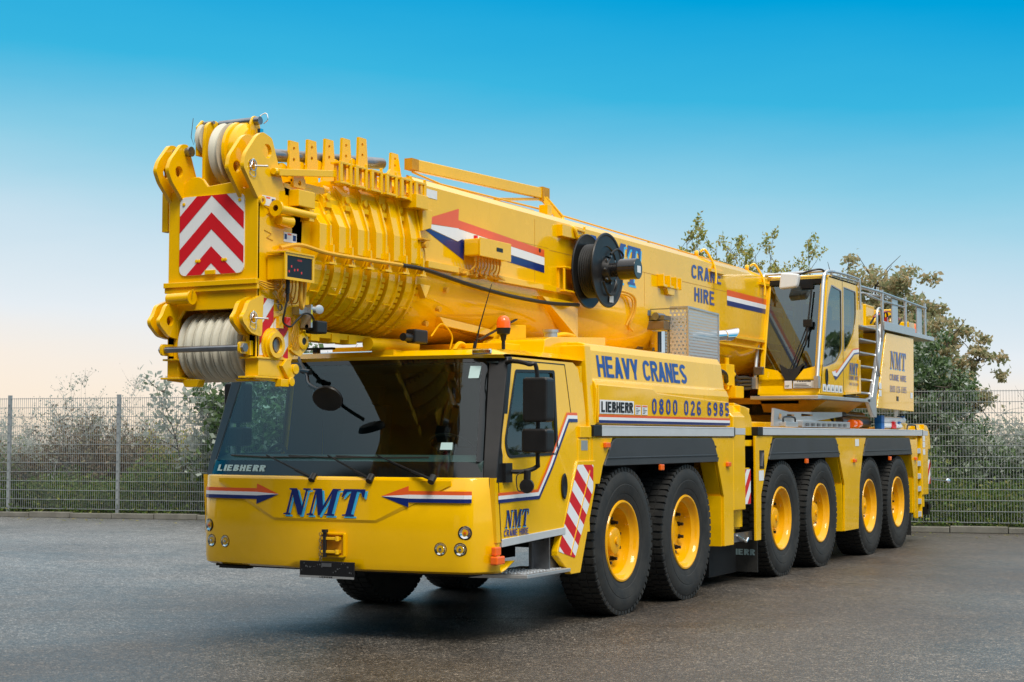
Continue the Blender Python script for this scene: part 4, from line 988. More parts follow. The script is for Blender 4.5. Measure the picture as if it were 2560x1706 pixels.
b = B().cyl((.62,3.0,2.55),(.62,3.0,2.93),.12,28); ob('air_filter', b, CHROME, C, smooth=True)
b = B().cyl((.80,3.05,2.55),(.80,3.05,2.95),.07,24); ob('coolant_pipe', b, WHT, C, smooth=True)
b = B().tube(smoothpath([(.38,2.70,2.52),(.36,2.68,2.8),(.38,2.68,3.02),(.46,2.68,3.09),(.60,2.72,3.09)]),.028).cyl((.44,2.72,2.5),(.44,2.72,2.72),.04,12)
b.tube(smoothpath([(.40,2.74,2.52),(.41,2.72,2.9),(.5,2.72,3.03)]),.014)
ob('heater_hose', b, HOSE, C, smooth=True)
b = B().box(.52,.80,2.70,2.9,3.05,3.10).cyl((.60,2.68,3.10),(.60,2.68,3.16),.04,14).cyl((.70,2.68,3.09),(.70,2.90,3.09),.045,14).box(.45,.95,2.72,2.74,3.17,3.18); ob('pipe_fitting', b, STEEL, C, smooth=True, ang=30)

# ================= BOOM
def bprof(w, zt, zm, zb, ch=.07, n=12, grow=0, tk=0):
    """closed boom cross-section (x,z): flat sided top, rounded bottom"""
    w += grow; zt += grow; zb -= grow
    P = [(-w+ch,zt),(w-ch,zt),(w,zt-ch)]
    for i in range(n+1):
        a = math.pi*i/n; P.append((w*math.cos(a) if abs(math.cos(a)) > 1e-6 else 0, zm-(zm-zb)*math.sin(a)**.9))
    P.append((-w,zt-ch)); return P
W, ZT, ZM, ZB = .62, 3.96, 3.16, 2.56
b = B().prism(bprof(W, ZT, ZM, ZB, .06, 28), 'Y', -2.455, 8.9)
boom = ob('boom_section', b, YEL, C, smooth=True, ang=22)
def bx(z, off=.004):   # x of the boom side at height z
    if z >= ZM: return W+off
    t = min(1, (ZM-z)/(ZM-ZB)); sa = t**(1/.9); return W*math.sqrt(max(0, 1-sa*sa))+off
# seams
b = B().box(W,W+.0012,.12,8.8,3.583,3.590).box(W,W+.0012,-.21,-.203,3.16,3.86).box(W,W+.0012,2.55,2.557,3.2,3.583).box(W,W+.0012,-2.4,.1,3.60,3.604)
ob('weld_seam', b, YELD, boom)
# base collar behind the inner sections (largest) and the inner sections
ring = 6
for i in range(ring):
    y0 = -3.76+.232*i; wo = .475+.028*i; zt = 3.70+.045*i; zb = 2.66-.022*i
    b = B()
    # collar: chamfered polygonal flange
    def cpro(w, zt, zb):
        P = [(w-.12,zt),(w-.015,zt-.22),(w+.045,3.40),(w+.045,3.19),(w-.0,3.10)]
        for k in range(1, 12):
            a = math.pi/2*k/12; P.append(((w)*math.cos(a), 3.10-(3.10-zb)*math.sin(a)**.95))
        P.append((0, zb)); return P+[(-x, z) for x, z in reversed(P[:-1])]
    outer = cpro(wo, zt, zb); inner = [(x*.80, 3.2+(z-3.2)*.84) for x, z in outer]
    b.prism(outer, 'Y', y0, y0+.135, [inner])
    o = ob('boom_collar', b, YEL, C, bevel=.006)
    # thin rib on the collar's rear edge
    b = B(); rib = cpro(wo+.018, zt+.01, zb-.018); b.prism(rib, 'Y', y0+.118, y0+.14, [inner]); ob('collar_rib', b, YEL, o)
    # recessed inner section body
    w2 = wo-.045; b = B().prism(bprof(w2, zt-.02, 3.2, zb+.05, .1, 18), 'Y', y0-.097 if i else y0-.25, y0+.232+(.05 if i == 5 else 0)); ob('inner_section', b, YELM, C, smooth=True, ang=22)
    # bolt blocks round the lower half, clamps
    b = B()
    for k in range(15):
        a = R(8+k*5.6); x = (wo-.0)*math.cos(a); z = 3.10-(3.10-zb)*math.sin(a)**.95
        nrm = Vector((math.cos(a)/.55,0,-math.sin(a)/.5)).normalized(); tg = Vector((nrm.z,0,-nrm.x))
        for s in ((1,-1) if k < 14 else (1,)): b.obox((s*x, y0+.165, z), Vector((nrm.x*s,0,nrm.z))*.016, Vector((tg.x*s,0,tg.z))*.018, (0,.026,0))
    for z in (3.64, 3.50): b.cyl((wo-.06, y0+.185, z), (wo+.0, y0+.185, z), .028, 12); b.box(wo-.05, wo+.005, y0+.15, y0+.22, z-.09, z-.05)
    ob('slide_pad_bolts', b, YELM, o)
    b = B().lathe((wo-.03, y0+.19, 3.44), (1,0,0), [(0,.065),(.03,.06),(.045,.03),(.05,0)], 16); ob('bearing_boss', b, YELM, o, smooth=True)
    for a in (30, 52): 
        x = (wo+.002)*math.cos(R(a)); z = 3.10-(3.10-zb)*math.sin(R(a))**.95
        ob('grease_line', B().cyl((x+.008, y0+.01, z-.005), (x+.008, y0+.11, z-.005), .006, 6), YELM, o)
    # rope clip lugs standing on top
    zz = zt+.02
    lg = [(y0-.06,zt-.05),(y0+.16,zt-.05),(y0+.13,zt+.26),(y0+.115,zt+.39),(y0+.0,zt+.39),(y0-.01,zt+.16)] if i < 5 else [(y0+.10,zt-.05),(y0+.5,zt-.05),(y0+.43,zt+.12),(y0+.38,zt+.29),(y0+.27,zt+.29),(y0+.26,zt+.14),(y0+.18,zt+.05)]
    lx = .20+.012*i; hy = y0+.055 if i < 5 else y0+.33
    b = B().prism(lg, 'X', lx, lx+.025, [circ(hy, zt+(.33 if i < 5 else .24), .016, 10), circ(hy, zt+(.24 if i < 5 else .18), .016, 10)]); l = ob('rope_lug', b, YEL, o)
    if i < 5:
        ob('guide_roller', B().lathe((lx-.06, y0-.04, zt+.13), (1,0,0), [(0,.0),(0,.07),(.012,.075),(.025,.06),(.04,.075),(.05,.07),(.05,0)], 22), YEL, o, smooth=True)
    # catch bracket on the shoulder
    by = -3.50+.185*i; bz = 3.865-.008*i; bxx = .45+.03*i
    b = B()
    b.box(bxx, bxx+.10, by-.02, by+.16, bz-.11, bz-.09).box(bxx,bxx+.10,by-.02,by+.16,bz+.05,bz+.07).box(bxx+.08,bxx+.10,by-.02,by+.02,bz-.09,bz+.05).box(bxx+.08,bxx+.10,by+.12,by+.16,bz-.09,bz+.05).cyl((bxx+.09,by+.14,bz-.12),(bxx+.09,by+.14,bz+.10),.014,8).box(bxx+.02,bxx+.05,by,by+.14,bz-.09,bz+.05)
    ob('catch_bracket', b, YEL, o, bevel=.003)
    ob('rope_guide', B().box(wo+.04, wo+.085, y0+.13, y0+.15, 3.08, 3.24).box(wo+.04, wo+.10, y0+.06, y0+.16, 3.08, 3.095).cyl((wo+.06,y0+.145,3.22),(wo+.06,y0+.145,3.30),.010,8).box(wo+.04,wo+.085,y0+.145,y0+.17,3.08,3.12), YEL, o)
# shoulder deck along the tops, bridging the lugs
b = B()
for i in range(6): y0 = -3.76+.232*i; b.box(-.30,.34+.028*i,y0-.09,y0+.22,3.70+.045*i-.03,3.70+.045*i+.012)
ob('shoulder_plate', b, YEL, C)
# last collar side bracket
b = B().prism([(-2.45,3.68),(-2.28,3.68),(-2.30,3.52),(-2.45,3.48)],'X',W,W+.06).box(.55,.72,-2.62,-2.42,3.66,3.78); ob('side_bracket', b, YEL, C, bevel=.005)
# telescopic rod on top
ob('guy_rod', B().cyl((.16,-4.10,3.93),(.16,-2.3,4.13),.052,20), STEEL, C, smooth=True)
# support cable with black sleeve, running back to the reel
P = [(.50,-4.0,3.20),(.555,-3.70,3.165),(.62,-3.2,3.155),(.66,-2.75,3.155)]
ob('sheathed_cable', B().tube(smoothpath([(.46,-4.2,3.16)]+P),.017), CABY, C, smooth=True)
ob('signal_cable', B().tube(smoothpath([(.66,-2.75,3.155),(.69,-2.4,3.145),(.66,-1.6,3.09),(.66,-.8,3.05),(.68,0,3.04),(.74,.55,3.06)],8),.019), HOSE, C, smooth=True)

# ---- graphics on the boom
def bpoly(pts, m, off=.003, n='stripe'): return ob(n, B().poly([(bx(z, off), y, z) for y, z in pts]), m, boom)
# arrow: tip at (-2.39,3.55) end at Y=-.01
bpoly([(-2.45,3.565),(-1.72,3.77),(-1.73,3.665),(.0,3.575),(.0,3.502),(-1.73,3.588),(-1.90,3.585)], REDO)
bpoly([(-2.45,3.558),(-1.72,3.59),(-1.73,3.585),(.0,3.50),(.0,3.42),(-1.66,3.50),(-1.74,3.47)], WHT, .0035)
bpoly([(-2.45,3.55),(-1.74,3.466),(-1.74,3.497),(0,3.417),(0,3.345),(-1.63,3.42),(-1.63,3.31)], NAVY, .003)
bm_, bs_ = B(), B()
nmt(bm_, bs_, lambda u, v: (bx(3.2,.006), 1.0+1.46*u, 3.42+.435*v-.01*u), lambda u, v: (bx(3.2,.003), 1.0+1.46*u, 3.42+.435*v-.01*u), .22, .08, -.06)
ob('lettering', bs_, CYAN, boom); ob('lettering', bm_, NAVT, boom)
b = B(); block(b, 'CRANE', side(W+.004, 4.02, 5.06, 3.655, 3.825, 3.66, 3.83), .18, .13); ob('lettering', b, NAVT, boom)
b = B(); block(b, 'HIRE', side(W+.004, 4.11, 4.81, 3.375, 3.55, 3.37, 3.545), .185, .14); ob('lettering', b, NAVT, boom)
bpoly([(5.27,3.615),(8.0,3.60),(8.0,3.525),(5.27,3.535)], REDO); bpoly([(5.27,3.535),(8.0,3.525),(8.0,3.465),(5.27,3.475)], WHT); bpoly([(5.27,3.475),(8.0,3.465),(8.0,3.40),(5.27,3.41)], NAVY)
for (y, z, w, h) in ((-2.30,3.80,.19,.075),): ob('warning_sticker', B().poly([(W+.003,y,z),(W+.003,y+w,z),(W+.003,y+w,z+h),(W+.003,y,z+h)]), STK, boom)

# ---- control box on boom side with wiring
o = ob('junction_box', B().box(W+.02,.80,-1.66,-1.08,3.345,3.50), YEL, C, bevel=.01)
ob('box_lid', B().box(.803,.815,-1.67,-1.07,3.338,3.508), YEL, o, bevel=.004)
ob('status_display', B().box(.8155,.818,-1.36,-1.24,3.41,3.445), BLKF, o); ob('signal_lamp', B().cyl((.74,-1.62,3.50),(.74,-1.62,3.53),.02,10), REDL, o)
b = B()
for k in range(9):
    y = -1.62+.058*k; b.tube(smoothpath([(.74,y,3.345),(.73,y+.01,3.26),(.69,y+.03*(k % 3),3.21),(.66,y+.10+.02*k,3.185)]), .008, 6); b.cyl((.74,y,3.30),(.74,y,3.345),.014,8)
ob('box_cables', b, CABY, o)
ob('cable_tray', B().box(W,W+.05,-2.33,-1.80,3.175,3.235), YEL, C, bevel=.004); ob('cable_tray', B().box(W,W+.05,-1.05,.18,3.165,3.225), YEL, C, bevel=.004)
b = B()
for k in range(4): b.tube(smoothpath([(.65,-1.80,3.19+.012*k),(.67,-1.6,3.18+.01*k),(.66,-1.4,3.20),(.66,-1.05,3.18+.01*k)]),.007,6); b.tube([(.65,.18,3.175+.012*k),(.66,.5,3.17+.01*k),(.66,.8,3.16)],.008,6)
for y in (-1.70,-1.52,-1.35): b.cyl((.62,y,3.18),(.70,y,3.18),.02,8)
ob('loose_wiring', b, CABY, C)
b = B()
for y in (-2.44,): b.tube(smoothpath([(.68,y,3.35),(.69,y+.02,3.25),(.68,y+.0,3.18)]),.006,6)
b.cyl((.64,-2.44,3.36),(.72,-2.44,3.36),.03,10).box(.62,.72,-2.5,-2.38,3.40,3.415)
for z, y in ((3.02,-1.95),(2.85,-1.97),(2.72,-2.02)): xx = bx(z,0); b.cyl((xx-.01,y,z),(xx+.035,y,z-.01),.025,10)
ob('cable_clamp', b, CABY, C)
ob('hook_plate', B().prism([(-2.45,3.02),(-2.28,3.02),(-2.36,2.90)],'X',.60,.66), YEL, C, bevel=.004)
ob('inspection_hole', B().cyl((W-.01,-.10,3.56),(W+.004,-.10,3.56),.022,16), BLKF, boom); ob('inspection_hole', B().cyl((W-.01,1.62,3.63),(W+.008,1.62,3.63),.028,16), BLKF, boom)
# gusset and support fin
b = B().add([(.60,-.16,3.10),(.60,.66,3.08),(.50,.66,2.70),(.72,.60,3.02),(.62,.66,2.74)],[(0,2,1),(0,1,3),(1,4,3),(0,3,4),(0,4,2),(1,2,4)])
ob('gusset', B().prism([(-.16,3.10),(.66,3.09),(.66,2.72)],'X',.56,.68), YEL, C, bevel=.004)
b = B().prism([(-1.9,2.78),(.2,2.66),(.2,2.60),(-1.8,2.70)],'X',.35,.53); ob('slide_rail', b, YEL, C, bevel=.006)
b = B().box(.5,W+.02,.30,.34,3.20,3.42).box(.6,.72,.62,.98,3.3,3.56).box(W-.02,W+.10,.28,.62,3.18,3.20).box(W-.02,W+.10,.28,.62,3.42,3.44).box(W+.07,W+.09,.28,.31,3.20,3.42); ob('reel_bracket', b, YEL, C, bevel=.006)
# ---- cable reel
rc = (.71,.83,3.425)
xr = B()
cR = .385
rl = ob('cable_reel', B().lathe((.72,.80,3.43),(1,0,0),[(0,.0),(0,cR),(.012,cR+.006),(.022,cR-.004),(.016,cR-.02),(.012,.2),(.05,.17),(.05,.05)],48), BLK, C, smooth=True, ang=30)
b = B()
for k in range(8): b.lathe((.745+.024*k,.80,3.43),(1,0,0),[(-.011,.27),(0,.281+.0*k),(.011,.27)],44)
b.lathe((.735,.80,3.43),(1,0,0),[(0,.1),(0,.27),(.2,.27),(.2,.1)],40)
ob('wound_cable', b, HOSE, rl, smooth=True)
b = B().lathe((.95,.80,3.43),(1,0,0),[(0,.15),(-.005,.26),(-.01,cR),(.0,cR+.006),(.012,cR),(.012,cR-.02),(.004,cR-.03),(.006,.25),(-.03,.23),(-.035,.14),(.03,.12),(.06,.11),(.06,0)],48)
ob('reel_flange', b, BLK, rl, smooth=True, ang=30)
b = B().cyl((.99,.80,3.43),(1.10,.80,3.43),.075,28).cyl((1.10,.80,3.43),(1.30,.80,3.43),.108,32).cyl((1.09,.80,3.43),(1.11,.80,3.43),.09,28); ob('reel_motor', b, mat('gloss_black', (.012,.012,.013), .18, coat=.4), rl, bevel=.006, smooth=True)
ob('motor_label', B().box(1.3003,1.3015,.77,.86,3.39,3.46), STK, rl); ob('reel_label', B().box(.965,.967,.82,.92,3.10,3.17), STK, rl)
b = B().tube(smoothpath([(.99,.95,3.50),(1.02,1.05,3.60),(1.0,.95,3.66),(.98,.82,3.6)]),.012).tube(smoothpath([(.97,.66,3.30),(.985,.75,3.18),(.985,.9,3.2),(.98,.98,3.3)]),.014); ob('reel_lead', b, HOSE, rl, smooth=True)
b = B()
for k in range(8): a = 2*math.pi*k/8; b.cyl((.98,.80+.14*math.cos(a),3.43+.14*math.sin(a)),(1.0,.80+.14*math.cos(a),3.43+.14*math.sin(a)),.012,8)
ob('reel_bolts', b, STEEL, rl)

# ---- folding arm above boom, rollers and rope
ar = ob('derrick_arm', B().bar((.34,-2.05,4.14),(.34,.52,4.235),.05,.11), YEL, C, bevel=.008)
ob('arm_end', B().box(.30,.38,-2.14,-2.02,4.09,4.19).bar((.34,.46,4.23),(.34,.62,4.23),.07,.14), YELD, ar)
b = B().bar((.34,.50,4.20),(.50,.62,3.95),.05,.05).bar((.34,.54,4.18),(.30,-.45,4.05),.03,.03).bar((.34,.56,4.2),(.45,.75,4.0),.10,.02).box(.42,.52,.28,.38,3.96,4.08)
b.tube(smoothpath([(.52,.62,3.98),(.58,.60,3.88),(.68,.56,3.86),(.70,.60,3.78)]),.02)
b.box(.60,.68,.30,.78,3.75,3.87).box(.66,.70,.62,.80,3.84,3.86).box(.66,.70,.62,.80,3.75,3.77).cyl((.69,.80,3.73),(.69,.80,3.90),.014,8)
ob('arm_linkage', b, YEL, C, bevel=.003)
b = B().tube([(.36,-2.1,4.07),(.36,-1.6,4.03),(.36,.4,4.06),(.40,3.0,4.03),(.42,6.8,4.0)],.010,6).tube([(.30,-2.1,4.04),(.30,.4,4.04)],.008,6); ob('guy_rope', b, CABY, C)
for y in (4.72, 6.62):
    b = B().tube(smoothpath([(.47,y,4.06),(.52,y+.03,4.085),(.58,y+.06,3.99),(.63,y+.07,3.88),(.66,y+.05,3.76),(.665,y+.02,3.64)],5),.016)
    b.lathe((.44,y-.05,4.03),(1,.3,0),[(-.02,0),(-.025,.035),(0,.048),(.025,.035),(.02,0)],14); b.box(.62,.655,y-.10,y+.4,3.79,3.825)
    ob('rope_hanger', b, YEL, C, smooth=True, ang=40)
b = B()
for y in (2.95, 3.15, 3.35, 3.5): b.box(W,W+.08,y-.015,y+.015,3.46,3.60)
b.box(W,W+.06,2.95,3.5,3.46,3.49).prism([(3.1,3.49),(3.4,3.49),(3.34,3.38),(3.16,3.38)],'X',W,W+.05); ob('side_bracket', b, YEL, C, bevel=.004)
ob('stowage_hose', B().tube(smoothpath([(.63,1.6,3.30),(.66,1.9,3.31),(.67,2.15,3.26),(.65,2.2,3.1),(.60,2.15,2.96),(.60,2.25,2.90)]),.015).tube(smoothpath([(.63,1.65,3.27),(.66,1.88,3.28),(.67,2.08,3.24),(.65,2.13,3.1),(.60,2.08,2.95)]),.012), CABY, C, smooth=True)
b = B().box(.45,W+.03,4.2,8.6,3.00,3.035).box(.5,W+.02,4.0,8.6,2.90,2.92); ob('lower_rib', b, YEL, C)
ob('boom_rest', B().box(-.9,.95,-1.5,-.3,2.47,2.56).prism([(-.95,2.55),(-.35,2.55),(-.35,2.80),(-.8,2.78)],'X',.15,.60).box(.2,.75,-.95,-.35,2.5,2.60), YELM, C, bevel=.008)
ob('rest_pad', B().bar((.62,-1.35,2.60),(.62,-.6,2.84),.03,.012), BLK, C)
b = B().cyl((.30,-2.72,2.50),(.30,-1.95,2.52),.055,16).box(.20,.42,-2.5,-2.1,2.40,2.46).tube(smoothpath([(.3,-2.1,2.44),(.35,-1.9,2.44),(.36,-1.75,2.47),(.36,-1.7,2.38)]),.016).tube(smoothpath([(.5,-2.0,2.6),(.52,-1.85,2.72),(.54,-1.7,2.62),(.52,-1.7,2.5)]),.008).box(-.2,.25,-3.6,-2.6,2.52,2.57)
for y in (-3.75,-3.5,-3.2,-2.95): b.box(.12,.26,y,y+.12,2.49,2.56)
b.tube(smoothpath([(.55,-1.72,2.45),(.56,-1.62,2.55),(.56,-1.5,2.54),(.56,-1.48,2.45)]),.02)
ob('under_boom_fitting', b, YELM, C, smooth=True, ang=35)
o = ob('camera', B().box(.48,.58,-2.40,-2.18,2.52,2.64), BLK, C, bevel=.015); ob('camera_lens', B().cyl((.53,-2.52,2.565),(.53,-2.40,2.565),.035,14), BLK, o, smooth=True)

# ================= BOOM HEAD
FY, HW = -4.45, .43
# front plate with recess for the sheaves, top cut-outs
fo = [(-HW,2.30),(-.40,2.30),(-.33,2.30),(-.33,2.60),(-.27,2.68),(.27,2.68),(.32,2.60),(.33,2.30),(HW,2.30),(HW,3.60),(.30,3.60),(.22,3.66),(-.05,3.64),(-.10,3.70),(-.14,3.72),(-.20,3.72),(-HW,3.60)]
hd = ob('boom_head', B().prism(fo, 'Y', FY, FY+.03), YEL, C, bevel=.006)
for s in (1,-1):
    pr = [(FY+.002,2.14),(-4.08,2.12),(-4.00,2.25),(-4.02,2.60),(-3.90,2.75),(-3.86,3.62),(-4.20,3.66),(FY+.002,3.60)]
    ob('head_side_plate', B().prism(pr, 'X', s*HW, s*(HW-.03)), YEL, hd, bevel=.006)
ob('head_core', B().box(-.38,.38,-4.38,-3.7,2.74,3.55).box(-.36,.36,-4.05,-3.9,2.3,2.74), YELM, hd)
# warning board with chevrons
reg = rp([(-.31,2.952),(.31,2.952),(.31,3.565),(-.31,3.565)], .06, 5)
bd = ob('warning_board', B().prism(reg, 'Y', FY-.012, FY-.0005), WHT, hd)
b = B(); sl = .90; zap = [3.565+.131*.0, ]
for k in range(0, 9):
    if k % 2: continue
    za = 3.432+.131*4-.131*k    # red bands: apex za, lower edge za-.131
    for s in (1,-1):
        q = [(0, za-.131), (s*.5, za-.131-.5*sl), (s*.5, za-.5*sl), (0, za)]
        if s < 0: q = q[::-1]
        q = clip(q, reg)
        if len(q) > 2: b.poly([(x, FY-.014, z) for x, z in q])
ob('chevrons', b, RED, bd)
b = B()
for x, z in ((-.27,3.51),(.27,3.51),(-.14,3.06),(-.115,3.06),(.14,3.06),(.115,3.06)): b.lathe((x,FY-.014,z),(0,-1,0),[(0,.014),(.006,.012),(.008,0)],12)
ob('board_rivets', b, YELM, bd, smooth=True)
ob('head_beam', B().box(-.44,.455,FY-.045,FY-.001,2.86,2.90).box(-.44,.455,FY-.03,FY-.001,2.82,2.86).box(-.05,.05,FY-.03,FY-.015,2.95,2.985), YEL, hd, bevel=.004)
b = B()
for k in range(3): b.tube(smoothpath([(.45,FY-.02,2.885-.01*k),(.47,-4.35,2.87-.02*k),(.47,-4.15,2.84),(.47,-4.05,2.72+.03*k)]),.006,6)
ob('head_wiring', b, CABY, hd)
# main sheave pack
b = B(); cyc = (-4.22, 2.405); r0 = .275
for k in range(7):
    x = -.255+.083*k
    b.lathe((x,cyc[0],cyc[1]),(1,0,0),[(-.0405,.06),(-.0405,r0-.010),(-.034,r0),(-.022,r0-.004),(-.008,r0-.026),(.008,r0-.026),(.022,r0-.004),(.034,r0),(.0405,r0-.010),(.0405,.06)],56)
ob('rope_sheaves', b, NYL, hd, smooth=True, ang=40)
ob('sheave_axle', B().cyl((-.42,*cyc),(.46,*cyc),.055,20), STEEL, hd, smooth=True)
ob('sheave_side_plate', B().cyl((.305,*cyc),(.325,*cyc),.24,40), YELD, hd)
# retaining rod
o = ob('retaining_rod', B().cyl((-.36,FY-.10,2.375),(.37,FY-.10,2.375),.024,16), STEEL, hd, smooth=True)
b = B()
for x in (-.385,.36): b.prism(rp([(FY-.14,2.33),(FY+.02,2.33),(FY+.02,2.42),(FY-.14,2.42)],.03),'X',x,x+.02)
b.box(.36,.40,FY-.04,FY,2.32,2.43); ob('rod_bracket', b, YEL, hd)
ob('rod_nut', B().cyl((.38,FY-.10,2.375),(.405,FY-.10,2.375),.035,6).cyl((-.41,FY-.10,2.375),(-.386,FY-.10,2.375),.03,6), STEEL, hd)
# lower I-section feet
b = B()
for x0, x1 in ((-.44,-.32),(.31,.45)):
    b.box(x0-.01 if x0 < 0 else x0-.015,x1+(.03 if x0 < 0 else .01),FY-.03,-4.06,2.295,2.31).box(x0+.015,x1,FY-.0,-4.08,2.165,2.295).box(x0-.02,x1+(.05 if x0 < 0 else .0),FY-.04,-4.04,2.15,2.165)
b.prism(rp([(-.30,2.15),(-.13,2.15),(-.15,2.09),(-.27,2.09)],.015),'Y',FY+.02,FY+.10); b.prism(rp([(.15,2.15),(.40,2.15),(.38,2.13),(.17,2.13)],.0),'Y',FY+.1,FY+.2)
b.box(-.42,-.36,FY,-4.1,2.3,2.6).box(.36,.42,FY,-4.1,2.3,2.6)
ob('head_foot', b, YEL, hd, bevel=.003)
# pin lugs: four pairs of plates
def lugpair(x0, x1, prof, hole, rh=.045, big=None, boss=.07):
    for x in (x0, x1):
        hs = [circ(hole[0], hole[1], rh, 18)]
        if big: hs.append(circ(*big, 18))
        o = ob('pin_lug', B().prism(rp(prof, .028), 'X', x-.0175, x+.0175, hs), YEL, hd, bevel=.004)
        ob('lug_boss', B().lathe((x-.0175,hole[0],hole[1]),(-1,0,0),[(-.001,rh),(-.001,boss),(.03,boss-.005),(.03,rh)],24), YEL, o, smooth=True, ang=30)
up = [(FY+.04,3.50),(FY-.14,3.67),(FY-.19,3.76),(FY-.16,3.84),(FY-.03,3.985),(FY+.045,3.99),(FY+.10,3.86),(FY+.17,3.70),(FY+.24,3.60),(FY+.24,3.50)]
lugpair(-.42, -.30, up, (FY-.06,3.76))
upR = [(FY+.03,3.48),(FY-.10,3.63),(FY-.185,3.73),(FY-.16,3.83),(FY-.02,3.99),(FY+.05,4.03),(FY+.17,4.0),(FY+.24,3.84),(FY+.30,3.70),(FY+.35,3.6),(FY+.3,3.48)]
lugpair(.27, .415, upR, (FY-.075,3.755), big=(FY+.11,3.89,.055))
lowp = [(FY+.03,2.46),(FY-.10,2.48),(FY-.20,2.56),(FY-.21,2.60),(FY-.17,2.64),(FY-.13,2.72),(FY+.02,2.775),(FY+.05,2.77)]
lugpair(-.44, -.35, lowp, (FY-.085,2.60), .04); lugpair(.35, .44, lowp, (FY-.085,2.60), .04)
b = B().cyl((-.50,FY+.03,2.79),(-.30,FY+.03,2.79),.05,20) if False else B().cyl((-.36,FY-.07,2.77),(-.14,FY-.07,2.775),.045,20); b.tube([(-.14,FY-.08,2.74),(-.10,FY-.10,2.83)],.006,6).cyl((-.14,FY-.07,2.775),(-.13,FY-.07,2.775),.055,20)
ob('lock_sleeve', b, YEL, hd, smooth=True, ang=40)
ob('lug_pin', B().cyl((-.43,FY+.03,3.93),(-.24,FY+.03,3.93),.034,16).cyl((-.26,FY+.03,3.93),(-.235,FY+.03,3.93),.04,16), STEEL, hd, smooth=True)
for (x,y,z) in ((.44,FY-.075,3.755),(.465,FY-.085,2.60)):
    b = B().cyl((x-.06,y,z),(x+.10,y+.05,z-.01),.008,8).tube(smoothpath([(x,y,z+.05),(x+.01,y-.03,z),(x,y-.04,z-.07),(x,y+.03,z-.08),(x,y+.01,z+.05)]),.003,5).lathe((x-.0,y,z),(1,0,0),[(0,.045),(.004,.045),(.004,.04),(0,.04)],20)
    ob('spring_pin', b, CHROME, hd)
# tall mast plate with small sheave
b = B()
mp = rp([(FY+.05,3.60),(FY+.05,4.02),(FY+.07,4.14),(FY+.15,4.19),(FY+.22,4.18),(FY+.33,4.06),(FY+.35,3.95),(FY+.36,3.60)],.03)
b.prism(mp,'X',-.15,-.12); b.prism([(FY+.06,3.9),(FY+.06,4.13),(FY+.12,4.19),(FY+.2,4.17),(FY+.2,3.9)],'X',-.225,-.205)
mp_ = ob('mast_plate', b, YEL, hd, bevel=.004)
ob('small_sheave', B().lathe((-.178,FY+.14,4.04),(1,0,0),[(-.02,0),(-.022,.12),(-.006,.10),(.006,.10),(.022,.12),(.02,0)],36), NYL, mp_, smooth=True, ang=40)
ob('sheave_pin', B().cyl((-.24,FY+.19,4.02),(-.10,FY+.19,4.02),.05,18).cyl((-.10,FY+.19,4.02),(-.085,FY+.19,4.02),.03,18), YEL, mp_, smooth=True)
ob('mast_pin', B().cyl((-.235,FY+.13,4.165),(-.10,FY+.13,4.165),.014,10).tube([(-.25,FY+.06,4.2),(-.26,FY+.05,4.05),(-.25,FY+.07,3.99),(-.235,FY+.07,4.05)],.003,5), STEEL, mp_)
# large head sheaves
hs = ob('head_sheave', B().lathe((-.005,FY+.25,3.92),(1,0,0),[(-.045,.05),(-.05,.235),(-.045,.252),(-.02,.24),(-.006,.225),(.006,.225),(.02,.24),(.032,.25),(.034,.235),(.03,.05)],56), NYL, hd, smooth=True, ang=40)
pass
b = B().lathe((.075,FY+.27,3.92),(1,0,0),[(-.02,0),(-.022,.245),(-.012,.255),(.012,.25),(.02,.225),(.04,.225),(.05,.245),(.09,.24),(.13,.20),(.14,.12),(.14,0)],56)
ob('sheave_cover', b, YEL, hd, smooth=True, ang=35)
b = B().prism(rp([(FY+.06,3.62),(FY+.06,3.95),(FY+.16,4.02),(FY+.3,4.05),(FY+.42,4.02),(FY+.52,3.82),(FY+.55,3.62)],.05),'X',.20,.235,[circ(FY+.13,3.93,.025,12), circ(FY+.13,3.77,.05,16)])
ob('cover_plate', b, YEL, hd, bevel=.004)
b = B().prism(rp([(FY+.16,3.95),(FY+.18,4.15),(FY+.22,4.21),(FY+.28,4.20),(FY+.30,4.12),(FY+.42,3.98)],.03),'X',.20,.22).prism(rp([(FY+.18,3.98),(FY+.19,4.15),(FY+.23,4.20),(FY+.28,4.19),(FY+.29,4.1),(FY+.34,4.0)],.03),'X',-.0,.02)
ob('rope_keeper_plate', b, YEL, hd, bevel=.003)
ob('rope_keeper', B().cyl((-.12,FY+.235,4.165),(.27,FY+.235,4.165),.032,18), STEEL, hd, smooth=True)
ob('keeper_clip', B().tube(smoothpath([(.27,FY+.23,4.2),(.31,FY+.25,4.22),(.33,FY+.25,4.17),(.29,FY+.25,4.14)]),.004,5).box(.24,.28,FY+.22,FY+.26,4.06,4.10), CHROME, hd)
b = B().prism([(.22,3.58),(.43,3.58),(.43,3.68),(.22,3.72)],'Y',-4.12,-3.72).box(.05,.42,-3.95,-3.55,3.60,3.72).box(.30,.44,-4.02,-3.86,3.70,3.78)
ob('head_top_box', b, YEL, hd, bevel=.005)
ob('ear_plate', B().prism(rp([(-4.02,3.74),(-3.86,3.74),(-3.86,3.66),(-4.02,3.66)],.02),'X',.42,.45,[circ(-3.94,3.70,.022,12)]).prism(circ(FY+.04,3.50,.035,16),'X',.43,.45,[circ(FY+.04,3.50,.018,12)]), YEL, hd)
ob('stay_bar', B().bar((.47,-4.26,3.735),(.49,-3.52,3.83),.045,.055).cyl((.46,-4.3,3.74),(.46,-4.12,3.745),.028,12), YEL, hd, bevel=.004)
